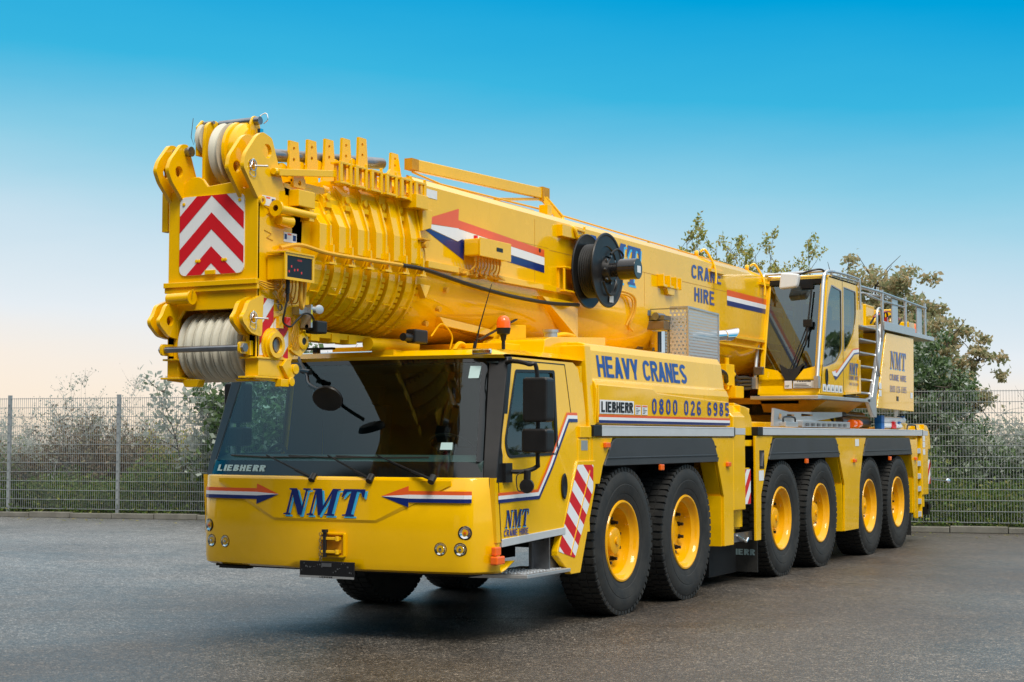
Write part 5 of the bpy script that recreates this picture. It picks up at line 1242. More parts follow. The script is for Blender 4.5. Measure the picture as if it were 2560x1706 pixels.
# fittings on the head side
ob('side_box', B().box(HW+.0,HW+.10,-4.06,-3.84,3.50,3.63), YEL, hd, bevel=.006)
b = B().lathe((.50,-4.32,3.45),(0,1,0),[(0,.024),(0,.062),(.02,.062),(.03,.035),(.50,.032),(.50,0)],24).box(HW,.52,-3.90,-3.84,3.40,3.49).lathe((.47,-4.24,3.37),(0,1,.0),[(0,0),(0,.04),(.15,.05),(.2,0)],14)
ob('boom_nose_pipe', b, YEL, hd, smooth=True, ang=40)
for y, z in ((-4.40,3.47),(-4.12,3.22)):
    o = ob('warning_sticker', B().box(HW+.0004,HW+.003,y,y+.17,z,z+.075), STK, hd); ob('sticker_print', B().box(HW+.003,HW+.0038,y+.12,y+.16,z+.015,z+.06).box(HW+.003,HW+.0038,y+.01,y+.04,z+.02,z+.06), NAVY, o)
    ob('sticker_header', B().box(HW+.003,HW+.0038,y+.05,y+.10,z+.055,z+.068), REDO, o)
b = B()
for z0 in (3.46, 3.28):
    b.tube([(HW+.003,-4.37,z0),(HW+.003,-4.28,z0-.02),(HW+.003,-4.34,z0-.055),(HW+.003,-4.26,z0-.07)],.0025,4)
ob('paint_mark', b, YELD, hd)
# display unit
o = ob('load_display', B().box(HW+.01,.62,-4.34,-4.02,2.90,3.09), YEL, hd, bevel=.004)
ob('display_frame', B().prism([(-4.37,2.895),(-3.99,2.895),(-3.99,3.10),(-4.37,3.10)],'X',.62,.632,[[(-4.345,2.915),(-4.015,2.915),(-4.015,3.08),(-4.345,3.08)]]).box(.45,.64,-4.37,-4.0,3.10,3.11), YEL, o)
ob('display_face', B().box(.612,.626,-4.344,-4.016,2.916,3.079), BLKF, o)
b = B(); text(b, '4000', side(.6275,-4.21,-4.15,3.045,3.06),.01)
for q, (y, z) in enumerate(((-4.32,2.95),(-4.29,2.99),(-4.25,2.965),(-4.21,2.97),(-4.16,2.95))): b.box(.6262,.6275,y,y+.014,z,z+.018)
ob('display_marks', b, REDL, o)
b = B()
for k in range(6): b.tube(smoothpath([(.55,-4.30+.045*k,2.90),(.55,-4.30+.045*k,2.84),(.50,-4.28+.05*k,2.80-.01*k),(.46,-4.2+.03*k,2.74)]),.006,6)
b.tube(smoothpath([(.57,-4.08,2.90),(.57,-4.08,2.76),(.55,-4.04,2.70),(.54,-4.0,2.76),(.55,-3.99,2.95)]),.016,8)
ob('display_cables', b, CABY, o, smooth=True)
b = B().cyl((.56,-4.24,2.80),(.56,-4.24,2.90),.018,10).cyl((.56,-4.24,2.74),(.56,-4.24,2.80),.012,10).tube(smoothpath([(.56,-4.24,2.76),(.55,-4.26,2.66),(.53,-4.25,2.58),(.53,-4.16,2.55),(.52,-4.07,2.60),(.54,-4.0,2.66),(.55,-3.92,2.66),(.55,-3.87,2.62)]),.008,6)
ob('black_cable', b, HOSE, hd, smooth=True)
# red/white side strip
reg = [(-4.415,2.325),(-4.24,2.325),(-4.24,2.755),(-4.415,2.765)]
reg2 = [(-4.235,2.37),(-4.05,2.30),(-4.05,2.62),(-4.235,2.62)]
reg3 = [(-4.415,2.17),(-4.20,2.17),(-4.20,2.285),(-4.415,2.285)]
for m, par in ((RED,0),(WHT,1)):
    b = B()
    for rg in (reg, reg2, reg3):
        for k in range(-8,9):
            if k % 2 != par: continue
            z0 = 2.40+.13*k+(0.13 if rg is reg3 else 0)
            q = clip([(-4.5,z0-.085*1.1),(-4.0,z0+.415*1.1),(-4.0,z0+.545*1.05+.0),(-4.5,z0+.13-.085*1.1+.0)], rg)
            if len(q) > 2: b.poly([(HW+.002, y, z) for y, z in q])
    ob('reflective_stripes', b, m, hd)
ob('head_web', B().prism([(-4.24,2.62),(-3.9,2.75),(-3.88,2.44),(-4.0,2.30),(-4.1,2.13),(-4.24,2.13)],'X',HW-.012,HW-.002), YEL, hd)
b = B().lathe((HW,-4.26,2.405),(1,0,0),[(0,.135),(.012,.135),(.014,.12),(.03,.118),(.032,.10),(.055,.098),(.055,.065),(-.02,.062)],40); ob('axle_flange', b, YEL, hd, smooth=True, ang=30)
b = B().prism(rp([(-4.05,2.38),(-3.85,2.55),(-3.82,2.40),(-3.92,2.33)],.03),'X',HW-.01,HW+.02).lathe((HW-.02,-3.88,2.455),(1,0,0),[(0,.065),(.05,.065),(.055,.05),(.055,.03),(0,.03)],24); ob('rear_pin_eye', b, YEL, hd, smooth=True, ang=30)
ob('pin_bore', B().cyl((HW+.0,-3.88,2.455),(HW+.03,-3.88,2.455),.031,16), BLKF, hd)
b = B().obox((HW+.03,-4.10,2.22),(.02,0,0),(0,.055,-.06),(0,.035,.03)).cyl((HW+.02,-4.02,2.23),(HW+.06,-4.02,2.23),.04,14).cyl((HW+.02,-4.07,2.13),(HW+.06,-4.07,2.13),.035,14).obox((HW+.02,-4.15,2.12),(.03,0,0),(0,.05,0),(0,0,.03)); ob('rope_anchor', b, YEL, hd, bevel=.004)
b = B()
for k in range(4): b.tube(smoothpath([(HW+.02,-4.0,2.64),(HW+.03,-4.02+.02*k,2.55),(HW+.03,-4.05+.03*k,2.47),(HW+.03,-4.0+.02*k,2.38)]),.005,5)
ob('head_wiring', b, CABY, hd)
ob('side_marker', B().box(HW+.01,HW+.05,-4.14,-4.08,2.55,2.63), REDL, hd, bevel=.008); ob('marker_bracket', B().box(HW+.002,HW+.03,-4.21,-4.15,2.54,2.63), YEL, hd)
ob('shackle', B().lathe((HW+.02,-4.19,2.70),(1,0,0),[(0,.02),(.012,.024),(.0,.03)],16).cyl((HW,-4.19,2.74),(HW+.02,-4.19,2.76),.012,8), STEEL, hd)
# wind sensor / camera unit behind the head
b = B().box(.44,.54,-3.90,-3.88,2.56,2.74).box(HW,.5,-4.0,-3.88,2.66,2.72).cyl((.50,-3.88,2.71),(.50,-3.74,2.71),.025,12).lathe((.50,-3.76,2.71),(1,-.6,0),[(-.03,0),(-.02,.032),(.02,.036),(.045,.036),(.05,.02),(.05,0)],18)
o = ob('sensor_mount', b, ALU, hd, smooth=True, ang=35)
ob('head_camera', B().box(.44,.56,-3.84,-3.70,2.52,2.62).cyl((.5,-3.90,2.57),(.5,-3.84,2.57),.03,12), BLK, o, bevel=.012)
ob('sensor_label', B().box(.5405,.542,-3.898,-3.884,2.6,2.7), mat('yellow_label', (.7,.65,.05), .5), o)
ob('left_flap', B().box(-.50,-.44,-4.36,-4.33,3.36,3.60).box(-.56,-.50,-4.38,-4.31,3.32,3.63).box(-.56,-.44,-4.34,-4.32,3.33,3.58), YEL, hd, bevel=.004)

# remove helper property
# ================================================================== SETTING
def gm():
    m = mat('wet_asphalt', (.08,.08,.085), .6); b_ = m.node_tree.nodes['Principled BSDF']
    tc = nd(m, 'ShaderNodeTexCoord')
    def N(sc, det=4, r=.6, v=None):
        n = nd(m, 'ShaderNodeTexNoise', Scale=sc, Detail=det, Roughness=r); lk(m, v or tc.outputs['Object'], n.inputs['Vector']); return n
    def RAMP(src, *st):
        r = nd(m, 'ShaderNodeValToRGB'); e = r.color_ramp.elements
        while len(e) < len(st): e.new(.5)
        for k, (p, c) in enumerate(st): e[k].position = p; e[k].color = (*((c,)*3 if isinstance(c, (int, float)) else c), 1)
        lk(m, src, r.inputs['Fac']); return r.outputs['Color']
    def MUL(a, c):
        x = nd(m, 'ShaderNodeMix', data_type='RGBA', blend_type='MULTIPLY'); x.inputs['Factor'].default_value = 1; lk(m, a, x.inputs['A']); lk(m, c, x.inputs['B']); return x.outputs['Result']
    def MA(op, a, c=None, d=None):
        n = nd(m, 'ShaderNodeMath', operation=op)
        for k, q in enumerate((a, c, d)):
            if q is None: continue
            if isinstance(q, (int, float)): n.inputs[k].default_value = q
            else: lk(m, q, n.inputs[k])
        return n.outputs[0]
    big = N(.25, 4, .5); mid = N(1.6, 5, .6)
    v1 = nd(m, 'ShaderNodeTexVoronoi', Scale=85); lk(m, tc.outputs['Object'], v1.inputs['Vector'])
    v2 = nd(m, 'ShaderNodeTexVoronoi', Scale=34); lk(m, tc.outputs['Object'], v2.inputs['Vector'])
    s1 = nd(m, 'ShaderNodeSeparateColor'); lk(m, v1.outputs['Color'], s1.inputs[0]); s2 = nd(m, 'ShaderNodeSeparateColor'); lk(m, v2.outputs['Color'], s2.inputs[0])
    base = RAMP(big.outputs['Fac'], (.35, (.056,.042,.029)), (.65, (.068,.058,.046)))
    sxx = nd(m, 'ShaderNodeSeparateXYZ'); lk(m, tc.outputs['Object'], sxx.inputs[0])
    sky_sheen = MA('MULTIPLY_ADD', N(.4, 3, .5).outputs['Fac'], 1.4, MA('MULTIPLY_ADD', sxx.outputs['X'], -.13, -.55)); sheen_mix = nd(m, 'ShaderNodeMix', data_type='RGBA'); sheen_mix.clamp_factor = True  # grey of reflected sky toward the left, put into the base colour
    lk(m, sky_sheen, sheen_mix.inputs['Factor']); lk(m, base, sheen_mix.inputs['A']); sheen_mix.inputs['B'].default_value = (.125,.125,.122,1); base = sheen_mix.outputs['Result']
    g1 = RAMP(s1.outputs[0], (0, .25), (.6, .75), (.85, 1.4), (1, 3.2)); g2 = RAMP(s2.outputs[1], (0, .55), (.7, 1.0), (1, 1.9)); g3 = RAMP(mid.outputs['Fac'], (.3, .86), (.7, 1.12))
    col = MUL(MUL(MUL(base, g1), g2), g3)
    # two wandering paving joints
    sp_ = nd(m, 'ShaderNodeSeparateXYZ'); lk(m, tc.outputs['Object'], sp_.inputs[0]); wob = N(1.1, 5, .7); gate = N(.35, 2, .5)
    jn = None
    for (ax, ay, bx_, by_) in JOINTS:
        L = math.hypot(bx_-ax, by_-ay); nx, ny = -(by_-ay)/L, (bx_-ax)/L; c0 = -(nx*ax+ny*ay)
        dd = MA('ABSOLUTE', MA('ADD', MA('ADD', MA('MULTIPLY', sp_.outputs['X'], nx), MA('MULTIPLY', sp_.outputs['Y'], ny)), MA('MULTIPLY_ADD', wob.outputs['Fac'], .16, c0-.08)))
        f = MA('SUBTRACT', 1.0, MA('MINIMUM', MA('DIVIDE', dd, .022), 1.0)); jn = f if jn is None else MA('MAXIMUM', jn, f)
    jn = MA('MULTIPLY', jn, MA('GREATER_THAN', gate.outputs['Fac'], .44))
    st = N(3.3, 2, .4); col = MUL(col, RAMP(st.outputs['Fac'], (.24, .45), (.30, 1.0))); col = MUL(col, RAMP(big.outputs['Fac'], (.4, .8), (.6, 1.15)))
    dark = RAMP(jn, (0, 1.0), (1, .35)); col = MUL(col, dark); lk(m, col, b_.inputs['Base Color'])
    b_.inputs['Specular IOR Level'].default_value = .9
    rr = nd(m, 'ShaderNodeMapRange'); rr.inputs['From Min'].default_value=.3; rr.inputs['From Max'].default_value=.7; rr.inputs['To Min'].default_value=.30; rr.inputs['To Max'].default_value=.42; lk(m, mid.outputs['Fac'], rr.inputs['Value'])
    pt = N(.55, 3, .45); wet = MA('MULTIPLY', MA('SUBTRACT', pt.outputs['Fac'], .5), -.45)
    lk(m, MA('ADD', wet, MA('MULTIPLY_ADD', s1.outputs[1], .16, rr.outputs['Result'])), b_.inputs['Roughness'])
    hgt = MA('ADD', v1.outputs['Distance'], MA('MULTIPLY', s1.outputs[2], .5)); hgt = MA('SUBTRACT', hgt, MA('MULTIPLY', jn, 2.0))
    bp = nd(m, 'ShaderNodeBump', Strength=.55, Distance=.008); lk(m, hgt, bp.inputs['Height']); lk(m, bp.outputs['Normal'], b_.inputs['Normal'])
    return m
JOINTS = [(-2.0,-2.2,6.4,2.2),(1.5,7.0,5.0,9.0)]
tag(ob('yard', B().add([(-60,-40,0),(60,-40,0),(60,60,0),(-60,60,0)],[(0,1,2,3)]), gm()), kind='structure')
# fence line
FA = Vector((-15.4,11.75,0)); FD = Vector((16.86,3.24,0)).normalized(); FN = Vector((-FD.y,FD.x,0))
def fp(s, o=0, z=0): p = FA+FD*s+FN*o; return Vector((p.x,p.y,z))
def strip(s0, s1, o0, o1, z0, z1):
    b = B(); c = [fp(s0,o0),fp(s1,o0),fp(s1,o1),fp(s0,o1)]
    b.add([(p.x,p.y,z0) for p in c]+[(p.x,p.y,z1) for p in c],[(3,2,1,0),(4,5,6,7),(0,1,5,4),(1,2,6,5),(2,3,7,6),(3,0,4,7)]); return b
conc = vary(mat('kerb_concrete', (.2,.19,.17), .85), (.22,.21,.18), .45, 2.5, (.7,.9), bump=.3)
for k in range(-12, 34): tag(ob('kerb', strip(k*1.0, k*1.0+.985, -.22, -.06, 0, .125), conc, bevel=.012), kind='structure') if False else None
b = B()
for k in range(-14, 58):
    q = strip(k*1.0, k*1.0+.985, -.24, -.08, .0, .11+.01*math.sin(k*2.3)); b.add(q.v, q.f)
tag(ob('kerb', b, conc, bevel=.012), kind='structure')
soil = vary(mat('grass_verge_soil', (.05,.055,.03), .95), (.06,.07,.03), .5, 1.5)
tag(ob('verge', strip(-60, 90, -.08, 60, .004, .09), soil), kind='structure')
# fence
GAL = vary(mat('galvanised_steel', (.42,.45,.46), .45, .5), (.42,.45,.46), .2, 6)
fence = thing('mesh_fence', 'galvanised steel double wire mesh fence with square posts along the yard edge', 'fence', fp(0,0,0))
PS = 2.68; Z0, Z1 = .16, 2.56
def panel():
    b = B(); n = 53
    for i in range(1, n): x = PS*i/n; b.box(x-.0032,x+.0032,-.003,.003,Z0,Z1)
    z = Z0+.02
    while z < Z1+.001:
        for y in (-.009,.009): b.box(.0,PS,y-.005,y+.005,z-.0055,z+.0055)
        z += (Z1-Z0-.04)/12
    me = bpy.data.meshes.new('wire_panel'); me.from_pydata(b.v,[],b.f); me.materials.append(GAL); return me
pm = panel(); ang = math.atan2(FD.y, FD.x)
pb = B().box(-.035,.035,-.03,.03,.02,2.60).box(-.036,.036,-.031,.031,2.60,2.615)
for k in range(12): pb.box(-.02,.02,-.045,-.03,.2+.2*k,.235+.2*k)
pmesh = bpy.data.meshes.new('fence_post'); pmesh.from_pydata(pb.v,[],pb.f); pmesh.materials.append(GAL)
for k in range(-4, 17):
    for nm, me in (('wire_panel', pm), ('fence_post', pmesh)):
        o = bpy.data.objects.new(nm, me); COL.objects.link(o); o.parent = fence; o.location = fp(k*PS,0,0)-fp(0,0,0); o.rotation_euler = (0,0,ang)


# industrial hall across the yard (seen only as a reflection in the windscreen)
hall = thing('industrial_hall', 'long dark grey clad industrial hall across the yard, mirrored in the windscreen', 'building', (-10,-34,0))
CLAD = vary(mat('dark_cladding', (.05,.055,.06), .6), (.055,.06,.065), .2, .3)
b = B().box(-48, 26, -46, -24.5, 0, 16.6)
for k in range(33): b.box(-48, 26, -24.5, -24.44, .4+.5*k, .46+.5*k)
ob('cladding_wall', b, CLAD, hall); ob('flat_roof', B().box(-48.3, 26.3, -46.3, -24.2, 16.6, 16.9), CLAD, hall)
for x in (-38,-26,-14,-2,10):
    dd = ob('roller_door', B().box(x, x+4, -24.44, -24.36, 0, 4.5), mat('door_grey', (.3,.31,.32), .6), hall)
    ob('window', B().box(x+5.5, x+9.5, -24.44, -24.38, 7.0, 8.4), mat('hall_glass', (.08,.1,.12), .1), hall)
# ---- vegetation
def leafmat(name, cols, tr=.35):
    m = bpy.data.materials.new(name); m.use_nodes = True; nt = m.node_tree; b_ = nt.nodes['Principled BSDF']; o_ = nt.nodes['Material Output']
    g = nd(m, 'ShaderNodeNewGeometry'); r = nd(m, 'ShaderNodeValToRGB'); el = r.color_ramp.elements
    while len(el) < len(cols): el.new(.5)
    for i, c in enumerate(cols): el[i].position = i/(len(cols)-1); el[i].color = (*c,1)
    lk(m, g.outputs['Random Per Island'], r.inputs['Fac']); lk(m, r.outputs['Color'], b_.inputs['Base Color']); b_.inputs['Roughness'].default_value = .6
    t = nd(m, 'ShaderNodeBsdfTranslucent'); lk(m, r.outputs['Color'], t.inputs['Color']); mx = nd(m, 'ShaderNodeMixShader'); mx.inputs[0].default_value = tr
    lk(m, b_.outputs[0], mx.inputs[1]); lk(m, t.outputs[0], mx.inputs[2]); lk(m, mx.outputs[0], o_.inputs[0]); return m
LG = leafmat('leaf_green', [(.03,.07,.015),(.05,.11,.02),(.08,.14,.03),(.14,.17,.04)])
LD = leafmat('leaf_dark_green', [(.05,.10,.035),(.09,.16,.05),(.15,.22,.09),(.55,.60,.55)], .45)
LA = leafmat('leaf_autumn_hazed', [(.24,.28,.14),(.34,.34,.18),(.48,.40,.22),(.54,.40,.22)], .5)  # autumn tones made paler, distance haze put into the leaf colour
LY = leafmat('leaf_yellow_green', [(.16,.22,.06),(.30,.33,.08),(.50,.44,.10),(.32,.24,.08)], .5)
LGR = leafmat('leaf_grey', [(.33,.37,.31),(.44,.47,.41),(.58,.60,.55),(.22,.28,.18)], .5)
LBR = leafmat('leaf_brown', [(.14,.10,.06),(.20,.14,.09),(.26,.20,.13),(.18,.19,.09)])
LBG = leafmat('bramble_leaf', [(.05,.10,.02),(.09,.17,.03),(.17,.25,.05),(.28,.27,.08)], .45)
BARK = vary(mat('bark', (.10,.085,.07), .9), (.12,.10,.08), .5, 8)
TWG = vary(mat('grey_twig', (.36,.37,.36), .85), (.4,.41,.4), .4, 6)
rng = np.random.default_rng(11)
def leaves_mesh(name, pts, size, mt, parent=None, up=.3, flat=1.0, jitter=.5):
    pts = np.asarray(pts, float); n = len(pts)
    d = rng.normal(size=(n,3)); d[:,2] += up; d /= np.linalg.norm(d,axis=1)[:,None]
    e = rng.normal(size=(n,3)); e -= (e*d).sum(1)[:,None]*d; e /= np.linalg.norm(e,axis=1)[:,None]
    nn = np.cross(d, e)
    s = (size*(1-jitter+jitter*2*rng.random(n)))[:,None]
    # five point leaf, folded along its rib
    v = np.stack([pts, pts+d*s*.45+e*s*.30+nn*s*.07, pts+d*s, pts+d*s*.45-e*s*.30+nn*s*.07], 1).reshape(-1,3)
    me = bpy.data.meshes.new(name); me.vertices.add(4*n); me.vertices.foreach_set('co', v.ravel())
    idx = (np.arange(n)*4)[:,None]+np.array([0,1,2,0,2,3])[None,:]
    me.loops.add(6*n); me.loops.foreach_set('vertex_index', idx.ravel()); me.polygons.add(2*n)
    me.polygons.foreach_set('loop_start', np.arange(2*n)*3); me.polygons.foreach_set('loop_total', np.full(2*n,3)); me.update(); me.validate()
    return link(name, me, mt, parent)
def grow(rs, base, h, spread, nmain, sub=3, upright=.75, r0=.03, crook=.12, lowest=.2, subl=.35, lo=.6):
    """returns branch polylines [(pts, r_start, r_end)]"""
    out = []; tips = []
    base = np.array(base, float)
    for i in range(nmain):
        a = rs.random()*2*np.pi; d = np.array([np.cos(a)*(1-upright), np.sin(a)*(1-upright), upright]); d /= np.linalg.norm(d)
        L = h*(lo+(1.05-lo)*rs.random()); n = 7; p = base+np.array([rs.normal()*.15*spread, rs.normal()*.15*spread, 0]); pts = [p.copy()]
        for k in range(n):
            d = d+rs.normal(size=3)*crook; d[2] += .08; d /= np.linalg.norm(d); p = p+d*L/n; pts.append(p.copy())
        out.append((pts, r0, r0*.2)); tips.append((pts, 1))
        for j in range(sub):
            t = lowest+(1-lowest)*rs.random(); k = min(n-1, int(t*n)); q = pts[k]+(pts[k+1]-pts[k])*(t*n-k); a2 = rs.random()*2*np.pi
            d2 = d*.0+np.array([np.cos(a2),np.sin(a2),.5+upright*rs.random()]); d2 /= np.linalg.norm(d2); L2 = h*subl*(.5+.7*rs.random())*(1.1-t*.6); qp = [q.copy()]
            for m_ in range(5): d2 = d2+rs.normal(size=3)*crook*1.3; d2[2] += .05; d2 /= np.linalg.norm(d2); q = q+d2*L2/5; qp.append(q.copy())
            out.append((qp, r0*.45, r0*.1)); tips.append((qp, 0))
    return out, tips
def branch_obj(name, br, mt, parent, n=4):
    b = B()
    for pts, ra, rb in br:
        m = len(pts); b.tube([Vector(p) for p in pts], [ra+(rb-ra)*i/(m-1) for i in range(m)], n)
    me = bpy.data.meshes.new(name); me.from_pydata([tuple(p) for p in b.v],[],b.f); return link(name, me, mt, parent)
def along(rs, tips, n, jit, tmin=.25):
    P = []
    w = np.array([1.0 if t[1] else .8 for t in tips]); w /= w.sum(); ch = rs.choice(len(tips), n, p=w)
    for c in ch:
        pts = tips[c][0]; t = (tmin+(1-tmin)*rs.random())*(len(pts)-1); k = min(int(t), len(pts)-2); P.append(pts[k]+(pts[k+1]-pts[k])*(t-k)+rs.normal(size=3)*jit)
    return np.array(P)
def plant(kind, label, cat, pos, h, spread, nmain, sub, leafn, lsize, lm, wm=BARK, upright=.75, r0=.03, jit=.05, group=None, seed=0, crown='crown', stem='stem', subl=.35, crook=.12, tmin=.2, lo=.6):
    rs = np.random.default_rng(seed); root = thing(kind, label, cat, pos, group)
    br, tips = grow(rs, pos, h, spread, nmain, sub, upright, r0, crook, subl=subl, lo=lo)
    branch_obj(stem, br, wm, root)
    P = along(rs, tips, leafn, jit, tmin); leaves_mesh(crown, P, lsize, lm, root)
    return root
def clump_tree(kind, label, pos, clumps, trunk_h, leafn, lsize, lm, group=None, seed=1, r0=.16, jag=.35, cat='tree'):
    """trunk with limbs to leaf clumps [(x,y,z,r)] relative to pos"""
    rs = np.random.default_rng(seed); root = thing(kind, label, cat, pos, group); base = np.array(pos, float)
    br = []; top = base+np.array([0,0,trunk_h]); br.append(([base, base+np.array([.05,.03,trunk_h*.5]), top], r0, r0*.65))
    P = []
    tot = sum(c[3]**2.2 for c in clumps)
    for c in clumps:
        cc = base+np.array(c[:3]); mid = (top+cc)/2+rs.normal(size=3)*.15; br.append(([top, mid, cc], r0*.45, .02))
        n = int(leafn*c[3]**2.2/tot)
        for _ in range(5):
            d = rs.normal(size=3); d /= np.linalg.norm(d); br.append(([cc, cc+d*c[3]*.5+rs.normal(size=3)*.05, cc+d*c[3]*1.02], .018, .005))
        ns = max(6, int(n/90)); d = rs.normal(size=(ns,3)); d /= np.linalg.norm(d,axis=1)[:,None]; cen = cc+d*(c[3]*(.35+.7*rs.random(ns)**.6))[:,None]*np.array([1,1,.85])
        for q in cen:
            m = int(n/ns); P.append(q+rs.normal(size=(m,3))*c[3]*jag*.36*np.array([1,1,.7]))
    branch_obj('trunk', br, BARK, root, 6); leaves_mesh('crown', np.concatenate(P), lsize, lm, root, up=-.1)
    return root
# camera-relative helper used only to choose garden positions
CAM = Vector((7.688,-14.061,1.7013)); YAW = .48617
def gp(px, depth, z=.09):
    """ground position from approximate photo column (2560 wide) and distance"""
    F = Vector((-math.sin(YAW), math.cos(YAW), 0)); Rr = Vector((math.cos(YAW), math.sin(YAW), 0)); p = CAM+F*depth+Rr*depth*(px-1280)/3950; return (p.x, p.y, z)
#VEG
k_ = 2560/2353
def dp(px, depth, z=.09): return gp(px*k_, depth, z)
# bramble ground cover along the fence
rs = np.random.default_rng(5); P = []
for s in np.arange(-9, 19, .22):
    zt_ = .55+.35*math.sin(s*1.3)+.25*math.sin(s*3.1+1); zt_ = max(.4, zt_)+.30
    for row in (.55, 1.0, 1.6):
        c = fp(s, row); m_ = 170; q = rs.normal(size=(m_,3))*np.array([.20,.22,.20])*1.0
        q[:,2] = np.abs(rs.random(m_))**.8*zt_*(.7+.3*row); P.append(q+np.array([c.x,c.y,.05]))
P = np.concatenate(P)
gc = leaves_mesh('bramble_cover', P, .075, LBG); tag(gc, 'low green brambles and nettles growing behind the mesh fence', 'ground cover', kind='stuff')
P = []
for s in np.arange(-8, 19, .16):
    if rs.random() < .6: continue
    c = fp(s, .02); m_ = 26; q = rs.normal(size=(m_,3))*np.array([.12,.06,.07]); q[:,2] = np.abs(q[:,2]); P.append(q+np.array([c.x,c.y,.1]))
tag(leaves_mesh('weeds', np.concatenate(P), .05, LBG), 'small weeds sprouting along the kerb under the fence', 'weeds', kind='stuff')
P = []
for _ in range(420):
    s = rs.random()*27-8; o_ = -.26-abs(rs.normal())*.9; c = fp(s, o_); P.append((c.x, c.y, .012))
fl_ = leaves_mesh('fallen_leaves', np.array(P), .06, LY, up=0); 
for v_ in range(0, 0): pass
fl_.scale = (1,1,.25); tag(fl_, 'scattered fallen yellow leaves on the asphalt along the kerb', 'fallen leaves', kind='stuff')
# left side: bare grey shrubs with brown and green ones in front
G1 = 'bare grey shrubs behind the left fence panels'
bare = [(-60,36,3.0,'at the left edge of the photo'),(20,37,2.7,'behind the leftmost fence post'),(75,36,2.6,'second from the left'),(130,38,2.9,'behind the middle of the left fence panel'),(200,36.5,3.7,'tallest of the row, rising above the fence'),(262,38,2.7,'just left of the second fence post'),(330,37,2.9,'just right of the second fence post'),(400,38,2.3,'lowest of the row, half way to the driver cab'),(455,37,2.6,'closest to the driver cab mirror')]
for i, (px, dpth, h, wd) in enumerate(bare):
    plant('bare_shrub', 'bare grey twiggy shrub '+wd, 'shrub', dp(px, dpth), h*.83, 3.2, 24, 12, 2600, .05, LGR, TWG, .80, .010, .05, G1, 20+i, subl=.32, crook=.14)
G2 = 'brown shrubs behind the left fence panels'
for i, (px, dpth, h, wd) in enumerate([(95,34.9,1.35,'reddish brown leafy shrub low behind the first fence panel'),(190,35.1,1.9,'dense brown shrub left of the second fence post, under the tallest grey one'),(245,34.8,1.7,'dark brown shrub touching the second fence post from the left'),(370,34.6,1.5,'brown shrub half way between second post and driver cab'),(445,34.4,1.7,'brown green shrub beside the driver cab')]):
    plant('brown_shrub', wd, 'shrub', dp(px, dpth+1.3), h*1.15, 2.2, 16, 12, 4200, .07, LBR if i != 4 else LY, BARK, .62, .02, .13, G2, 50+i, subl=.4)
# leafy growth right beside and behind the cab
G3 = 'young leafy trees behind the driver cab'
for i, (px, dpth, h, lf, wd) in enumerate([(505,34,3.6,2600,'grey green sapling with round leaves left of the driver cab mirror'),(575,33.2,3.6,5200,'leafy green young tree seen through the left window of the driver cab'),(640,33,3.7,5200,'bushy green young tree seen through the windscreen, nearer the cab middle'),(700,33.3,3.2,3000,'green young tree behind the cab pillar'),(765,33,4.1,420,'thin twiggy sapling peeping over the driver cab roof')]):
    plant('young_tree', wd, 'tree', dp(px, dpth), h, 1.6, 9, 9, lf, .13, LD if i else LGR, BARK, .8, .03, .13 if i < 4 else .03, G3, 70+i, subl=.35)
# tree of upright shoots above the boom
G4 = 'upright shoots of trees above the boom'
for i, (px, h, wd) in enumerate([(1545,4.9,'leftmost small leafy tree above the crane boom, thin and low'),(1608,5.75,'tall leafy tree with upright shoots above the CRANE HIRE lettering'),(1672,5.75,'yellow green tree with upright shoots left of the operator cab'),(1735,5.2,'thinning yellow tree directly behind the operator cab roof')]):
    plant('shoot_tree', wd, 'tree', dp(px, 30.5+.3*i), h-.5, 3.6, 60, 10, 26000 if i else 12000, .065, LY, BARK, .965, .014, .035, G4, 90+i, subl=.17, crook=.04, tmin=.5, lo=.76)
# big trees at the right
clump_tree('autumn_tree', 'tall tree with yellowing crown rising behind the upper deck railing of the crane', dp(2020,36), [(-.9,0,4.9,.8),(-.1,.2,5.1,.9),(.6,.3,4.7,.8),(1.2,.4,4.0,.8),(.3,.2,3.9,1.2),(-.8,0,3.8,1.1),(1.2,.5,2.7,.9),(.4,0,2.7,1.1)], 2.2, 17000, .11, LA, 'big trees at the right edge', 3)
clump_tree('spreading_tree', 'hazy autumn tree spreading to the right above the mesh fence', dp(2165,35), [(-.6,0,3.6,.8),(.1,.1,3.8,.7),(.75,.2,3.3,.6),(.3,.1,2.8,.8),(-.5,0,2.4,.9),(.65,.2,2.3,.55),(.0,0,1.6,.8)], 1.6, 10000, .10, LA, 'big trees at the right edge', 5, .11)
clump_tree('hedge_tree', 'dense dark ivy clad tree directly behind the crane rear corner', dp(2110,31.5), [(-.5,0,.8,.9),(-.2,.2,1.7,.9),(.1,.2,2.5,.85),(-.3,.2,3.3,.8),(.45,.2,.9,.85),(.5,.2,1.8,.7),(.5,.2,2.6,.55),(-1.4,.2,1.2,.9),(-1.4,.2,2.2,.8)], .9, 26000, .085, LD, 'big trees at the right edge', 7, .1)
G6 = 'trees continuing along the fence outside the right edge'
for i, X_ in enumerate((5.6, 8.2, 10.9, 13.8, 17.0, 20.5, 24.5, 29.0)):
    c = fp((X_+15.4)/FD.x, 2.2+.8*(i % 2)); hh = 1+.16*math.sin(i*2.1)
    clump_tree('hedge_tree', ['first','second','third','fourth','fifth','sixth','seventh','eighth'][i]+' broad leafy tree behind the fence beyond the silvery shrub', (c.x, c.y, .05), [(-1.0,0,.9*hh,1.1),(.1,.2,1.4*hh,1.2),(1.0,.1,1.0*hh,1.1),(-.6,.1,2.3*hh,1.1),(.6,.2,2.4*hh,1.1),(0,0,3.2*hh,1.0)], 1.0, 5200, .17, LD, G6, 200+i, .12)
G5 = 'shrubs behind the right fence'
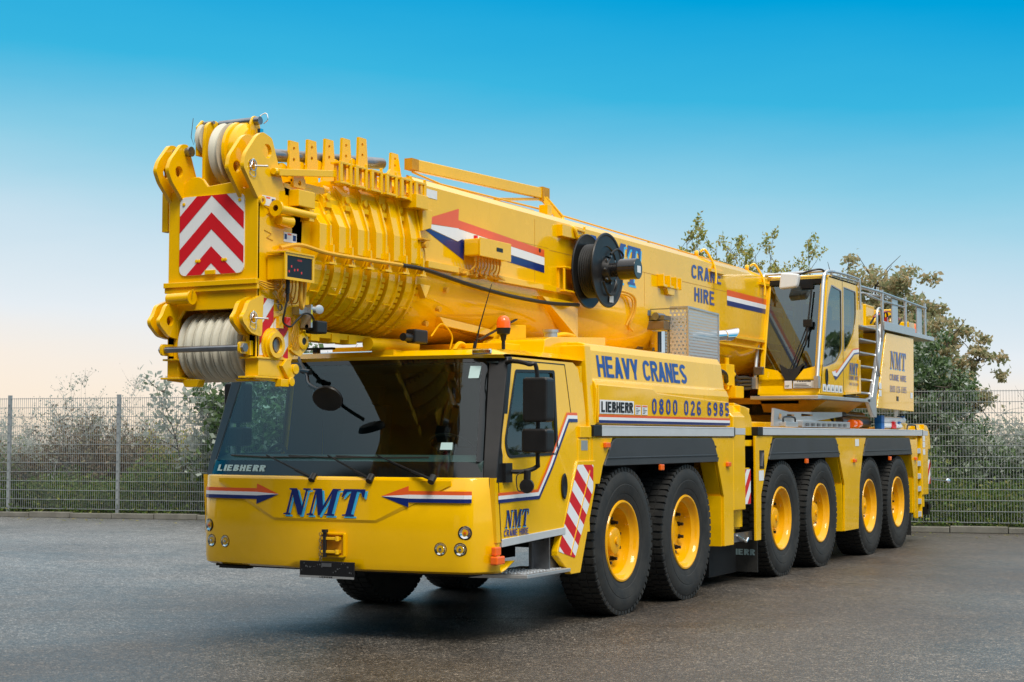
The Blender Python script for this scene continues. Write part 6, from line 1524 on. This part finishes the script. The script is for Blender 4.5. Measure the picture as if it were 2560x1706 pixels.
for i, (px, dpth, h, lf, lm_, wd) in enumerate([(2195,31,1.75,5200,LD,'dark green shrub behind the rear camera arm'),(2262,31.3,2.0,4200,LGR,'pale silvery shrub filling the right fence panel'),(2325,30.8,1.9,3600,LD,'dark leafy shrub at the right edge of the photo'),(2370,31.4,2.1,3200,LGR,'silver leaved shrub just cut by the right edge'),(2230,33.5,3.1,700,LGR,'thin twiggy shrub reaching above the fence at the right')]):
    plant('leafy_shrub', wd, 'shrub', dp(px, dpth), h, 2.4, 14, 10, lf, .085, lm_, TWG, .7, .018, .11, G5, 120+i, subl=.38)
hz = bpy.data.materials.new('haze'); hz.use_nodes = True; hz.node_tree.nodes.clear()
ho = nd(hz, 'ShaderNodeOutputMaterial'); hv = nd(hz, 'ShaderNodeVolumePrincipled'); hv.inputs['Color'].default_value = (.93,.94,.95,1); hv.inputs['Density'].default_value = HAZE; hv.inputs['Anisotropy'].default_value = .2
lk(hz, hv.outputs[0], ho.inputs['Volume'])
if HAZE: tag(ob('haze', B().box(-59, 59, -50, 59, -1, 16), hz), kind='stuff')
# split meshes that hold several loose items into one object per item
def explode(names, gap=.012, ):
    for o in list(COL.objects):
        base = o.name.split('.')[0]
        if base not in names or o.type != 'MESH': continue
        me = o.data; nv = len(me.vertices); par = list(range(nv))
        def find(a):
            while par[a] != a: par[a] = par[par[a]]; a = par[a]
            return a
        for e in me.edges: a, c = find(e.vertices[0]), find(e.vertices[1]); par[a] = c
        isl = {}
        for i in range(nv): isl.setdefault(find(i), []).append(i)
        bx_ = []
        for ids in isl.values():
            P_ = [me.vertices[i].co for i in ids]; bx_.append([[min(p[k] for p in P_)-gap for k in range(3)], [max(p[k] for p in P_)+gap for k in range(3)], ids])
        ch = True
        while ch:
            ch = False
            for i in range(len(bx_)):
                for j in range(i+1, len(bx_)):
                    A_, B_ = bx_[i], bx_[j]
                    if all(A_[0][k] <= B_[1][k] and B_[0][k] <= A_[1][k] for k in range(3)):
                        bx_[i] = [[min(A_[0][k], B_[0][k]) for k in range(3)], [max(A_[1][k], B_[1][k]) for k in range(3)], A_[2]+B_[2]]; bx_.pop(j); ch = True; break
                if ch: break
        if len(bx_) < 2: continue
        co_ = [tuple(v.co) for v in me.vertices]; polys = [tuple(p.vertices) for p in me.polygons]; sm = me.polygons[0].use_smooth
        for lo_, hi_, ids in bx_:
            mp_i = {v: n_ for n_, v in enumerate(ids)}; fs_ = [tuple(mp_i[v] for v in p) for p in polys if p[0] in mp_i]
            m2_ = bpy.data.meshes.new(base); m2_.from_pydata([co_[i] for i in ids], [], fs_); m2_.materials.append(me.materials[0])
            q = bpy.data.objects.new(base, m2_); COL.objects.link(q); q.parent = o.parent; q.location = o.location
            if sm: shade(m2_)
            for md_ in o.modifiers:
                n2 = q.modifiers.new(md_.name, md_.type)
                if md_.type == 'BEVEL': n2.width = md_.width; n2.segments = md_.segments; n2.limit_method = 'ANGLE'; n2.angle_limit = md_.angle_limit
        for c_ in list(o.children): pass
        if not o.children: bpy.data.objects.remove(o)
explode({'panel_flange','head_foot','panel_bolts','wheel_arch_liner','board_rivets','catch','cable_clamp','side_bracket','cab_side_x','head_wiring','carry_handle','coolant','guard_seam','auxiliary_winch','sheave_axle','rope_keeper_plate','paint_mark','reel_lead','loose_wiring','air_filter','rod_bracket','rod_nut','weld_seam','winch_hose','rear_bumper','plate_ribs','stripes_none','reel_bolts','air_dam','roof_bracket','cylinder_head','ring_base','deck','ladder_rung'})
explode({'slide_pad_bolts','end_cap','warning_sticker'}, .05)
# ================================================================== WORLD, LIGHT, CAMERA
w = bpy.data.worlds.new('World'); scene.world = w; w.use_nodes = True; nt = w.node_tree; nt.nodes.clear()
wo_ = nt.nodes.new('ShaderNodeOutputWorld'); bg = nt.nodes.new('ShaderNodeBackground'); tc = nt.nodes.new('ShaderNodeTexCoord'); sp = nt.nodes.new('ShaderNodeSeparateXYZ')
nt.links.new(tc.outputs['Generated'], sp.inputs[0])
cr = nt.nodes.new('ShaderNodeValToRGB'); el = cr.color_ramp.elements
SKY = [(0,(.30,.29,.27)),(.497,(.45,.42,.38)),(.502,(.92,.76,.58)),(.514,(.88,.79,.69)),(.530,(.74,.79,.83)),(.556,(.53,.69,.79)),(.570,(.38,.63,.76)),(.583,(.23,.56,.73)),(.609,(.04,.43,.69)),(.636,(.0,.33,.65)),(.66,(.0,.33,.64)),(.72,(.55,.75,.88)),(.78,(1.15,1.18,1.20)),(1,(1.6,1.58,1.55))]
while len(el) < len(SKY): el.new(.5)
for i, (p, c) in enumerate(SKY): el[i].position = p; el[i].color = (*c,1)
ma = nt.nodes.new('ShaderNodeMath'); ma.operation = 'MULTIPLY_ADD'; ma.inputs[1].default_value = .5; ma.inputs[2].default_value = .5
# slight wispy unevenness
nz = nt.nodes.new('ShaderNodeTexNoise'); nz.inputs['Scale'].default_value = 2.6; nz.inputs['Detail'].default_value = 5; nz.inputs['Roughness'].default_value = .55
mpv = nt.nodes.new('ShaderNodeMapping'); mpv.inputs['Scale'].default_value = (1,1,5); nt.links.new(tc.outputs['Generated'], mpv.inputs[0]); nt.links.new(mpv.outputs[0], nz.inputs['Vector'])
dt = nt.nodes.new('ShaderNodeVectorMath'); dt.operation = 'DOT_PRODUCT'; dt.inputs[1].default_value = (.884*.07,.467*.07,0); nt.links.new(tc.outputs['Generated'], dt.inputs[0])
zs = nt.nodes.new('ShaderNodeMath'); zs.operation = 'ADD'; nt.links.new(sp.outputs['Z'], zs.inputs[0]); nt.links.new(dt.outputs['Value'], zs.inputs[1])
zg = nt.nodes.new('ShaderNodeMapRange'); zg.inputs['From Max'].default_value = .07; nt.links.new(sp.outputs['Z'], zg.inputs['Value'])
zm = nt.nodes.new('ShaderNodeMix'); nt.links.new(zg.outputs['Result'], zm.inputs['Factor']); nt.links.new(sp.outputs['Z'], zm.inputs['A']); nt.links.new(zs.outputs[0], zm.inputs['B'])
m2 = nt.nodes.new('ShaderNodeMath'); m2.operation = 'MULTIPLY_ADD'; m2.inputs[1].default_value = .035; nt.links.new(nz.outputs['Fac'], m2.inputs[0])
nt.links.new(zm.outputs['Result'], m2.inputs[2]); sb2 = nt.nodes.new('ShaderNodeMath'); sb2.operation = 'SUBTRACT'; sb2.inputs[1].default_value = .0175; nt.links.new(m2.outputs[0], sb2.inputs[0])
nt.links.new(sb2.outputs[0], ma.inputs[0]); nt.links.new(ma.outputs[0], cr.inputs[0]); nt.links.new(cr.outputs[0], bg.inputs[0]); bg.inputs[1].default_value = 1.0; nt.links.new(bg.outputs[0], wo_.inputs[0])
sl_ = bpy.data.lights.new('sun', 'SUN'); sl_.energy = 2.5; sl_.angle = R(22); sl_.color = (1,.93,.82)
so = bpy.data.objects.new('sun', sl_); COL.objects.link(so)
d = Vector((-.42,.40,-.82)).normalized()   # light travels this way
so.rotation_euler = d.to_track_quat('-Z','Y').to_euler(); so.location = (20,-10,30)
cam = bpy.data.cameras.new('camera'); cam.sensor_width = 36; cam.lens = 3950/2560*36; cam.clip_end = 2000; cam.clip_start = .1
co = bpy.data.objects.new('camera', cam); COL.objects.link(co); co.location = CAM; co.rotation_euler = (math.pi/2+.061017, 0, YAW); scene.camera = co
scene.view_settings.view_transform = 'Standard'; scene.view_settings.look = 'None'; scene.view_settings.exposure = .12; scene.view_settings.gamma = 1
scene.render.engine = 'CYCLES'
for o in COL.objects:
    if 'thing_root' in o: del o['thing_root']
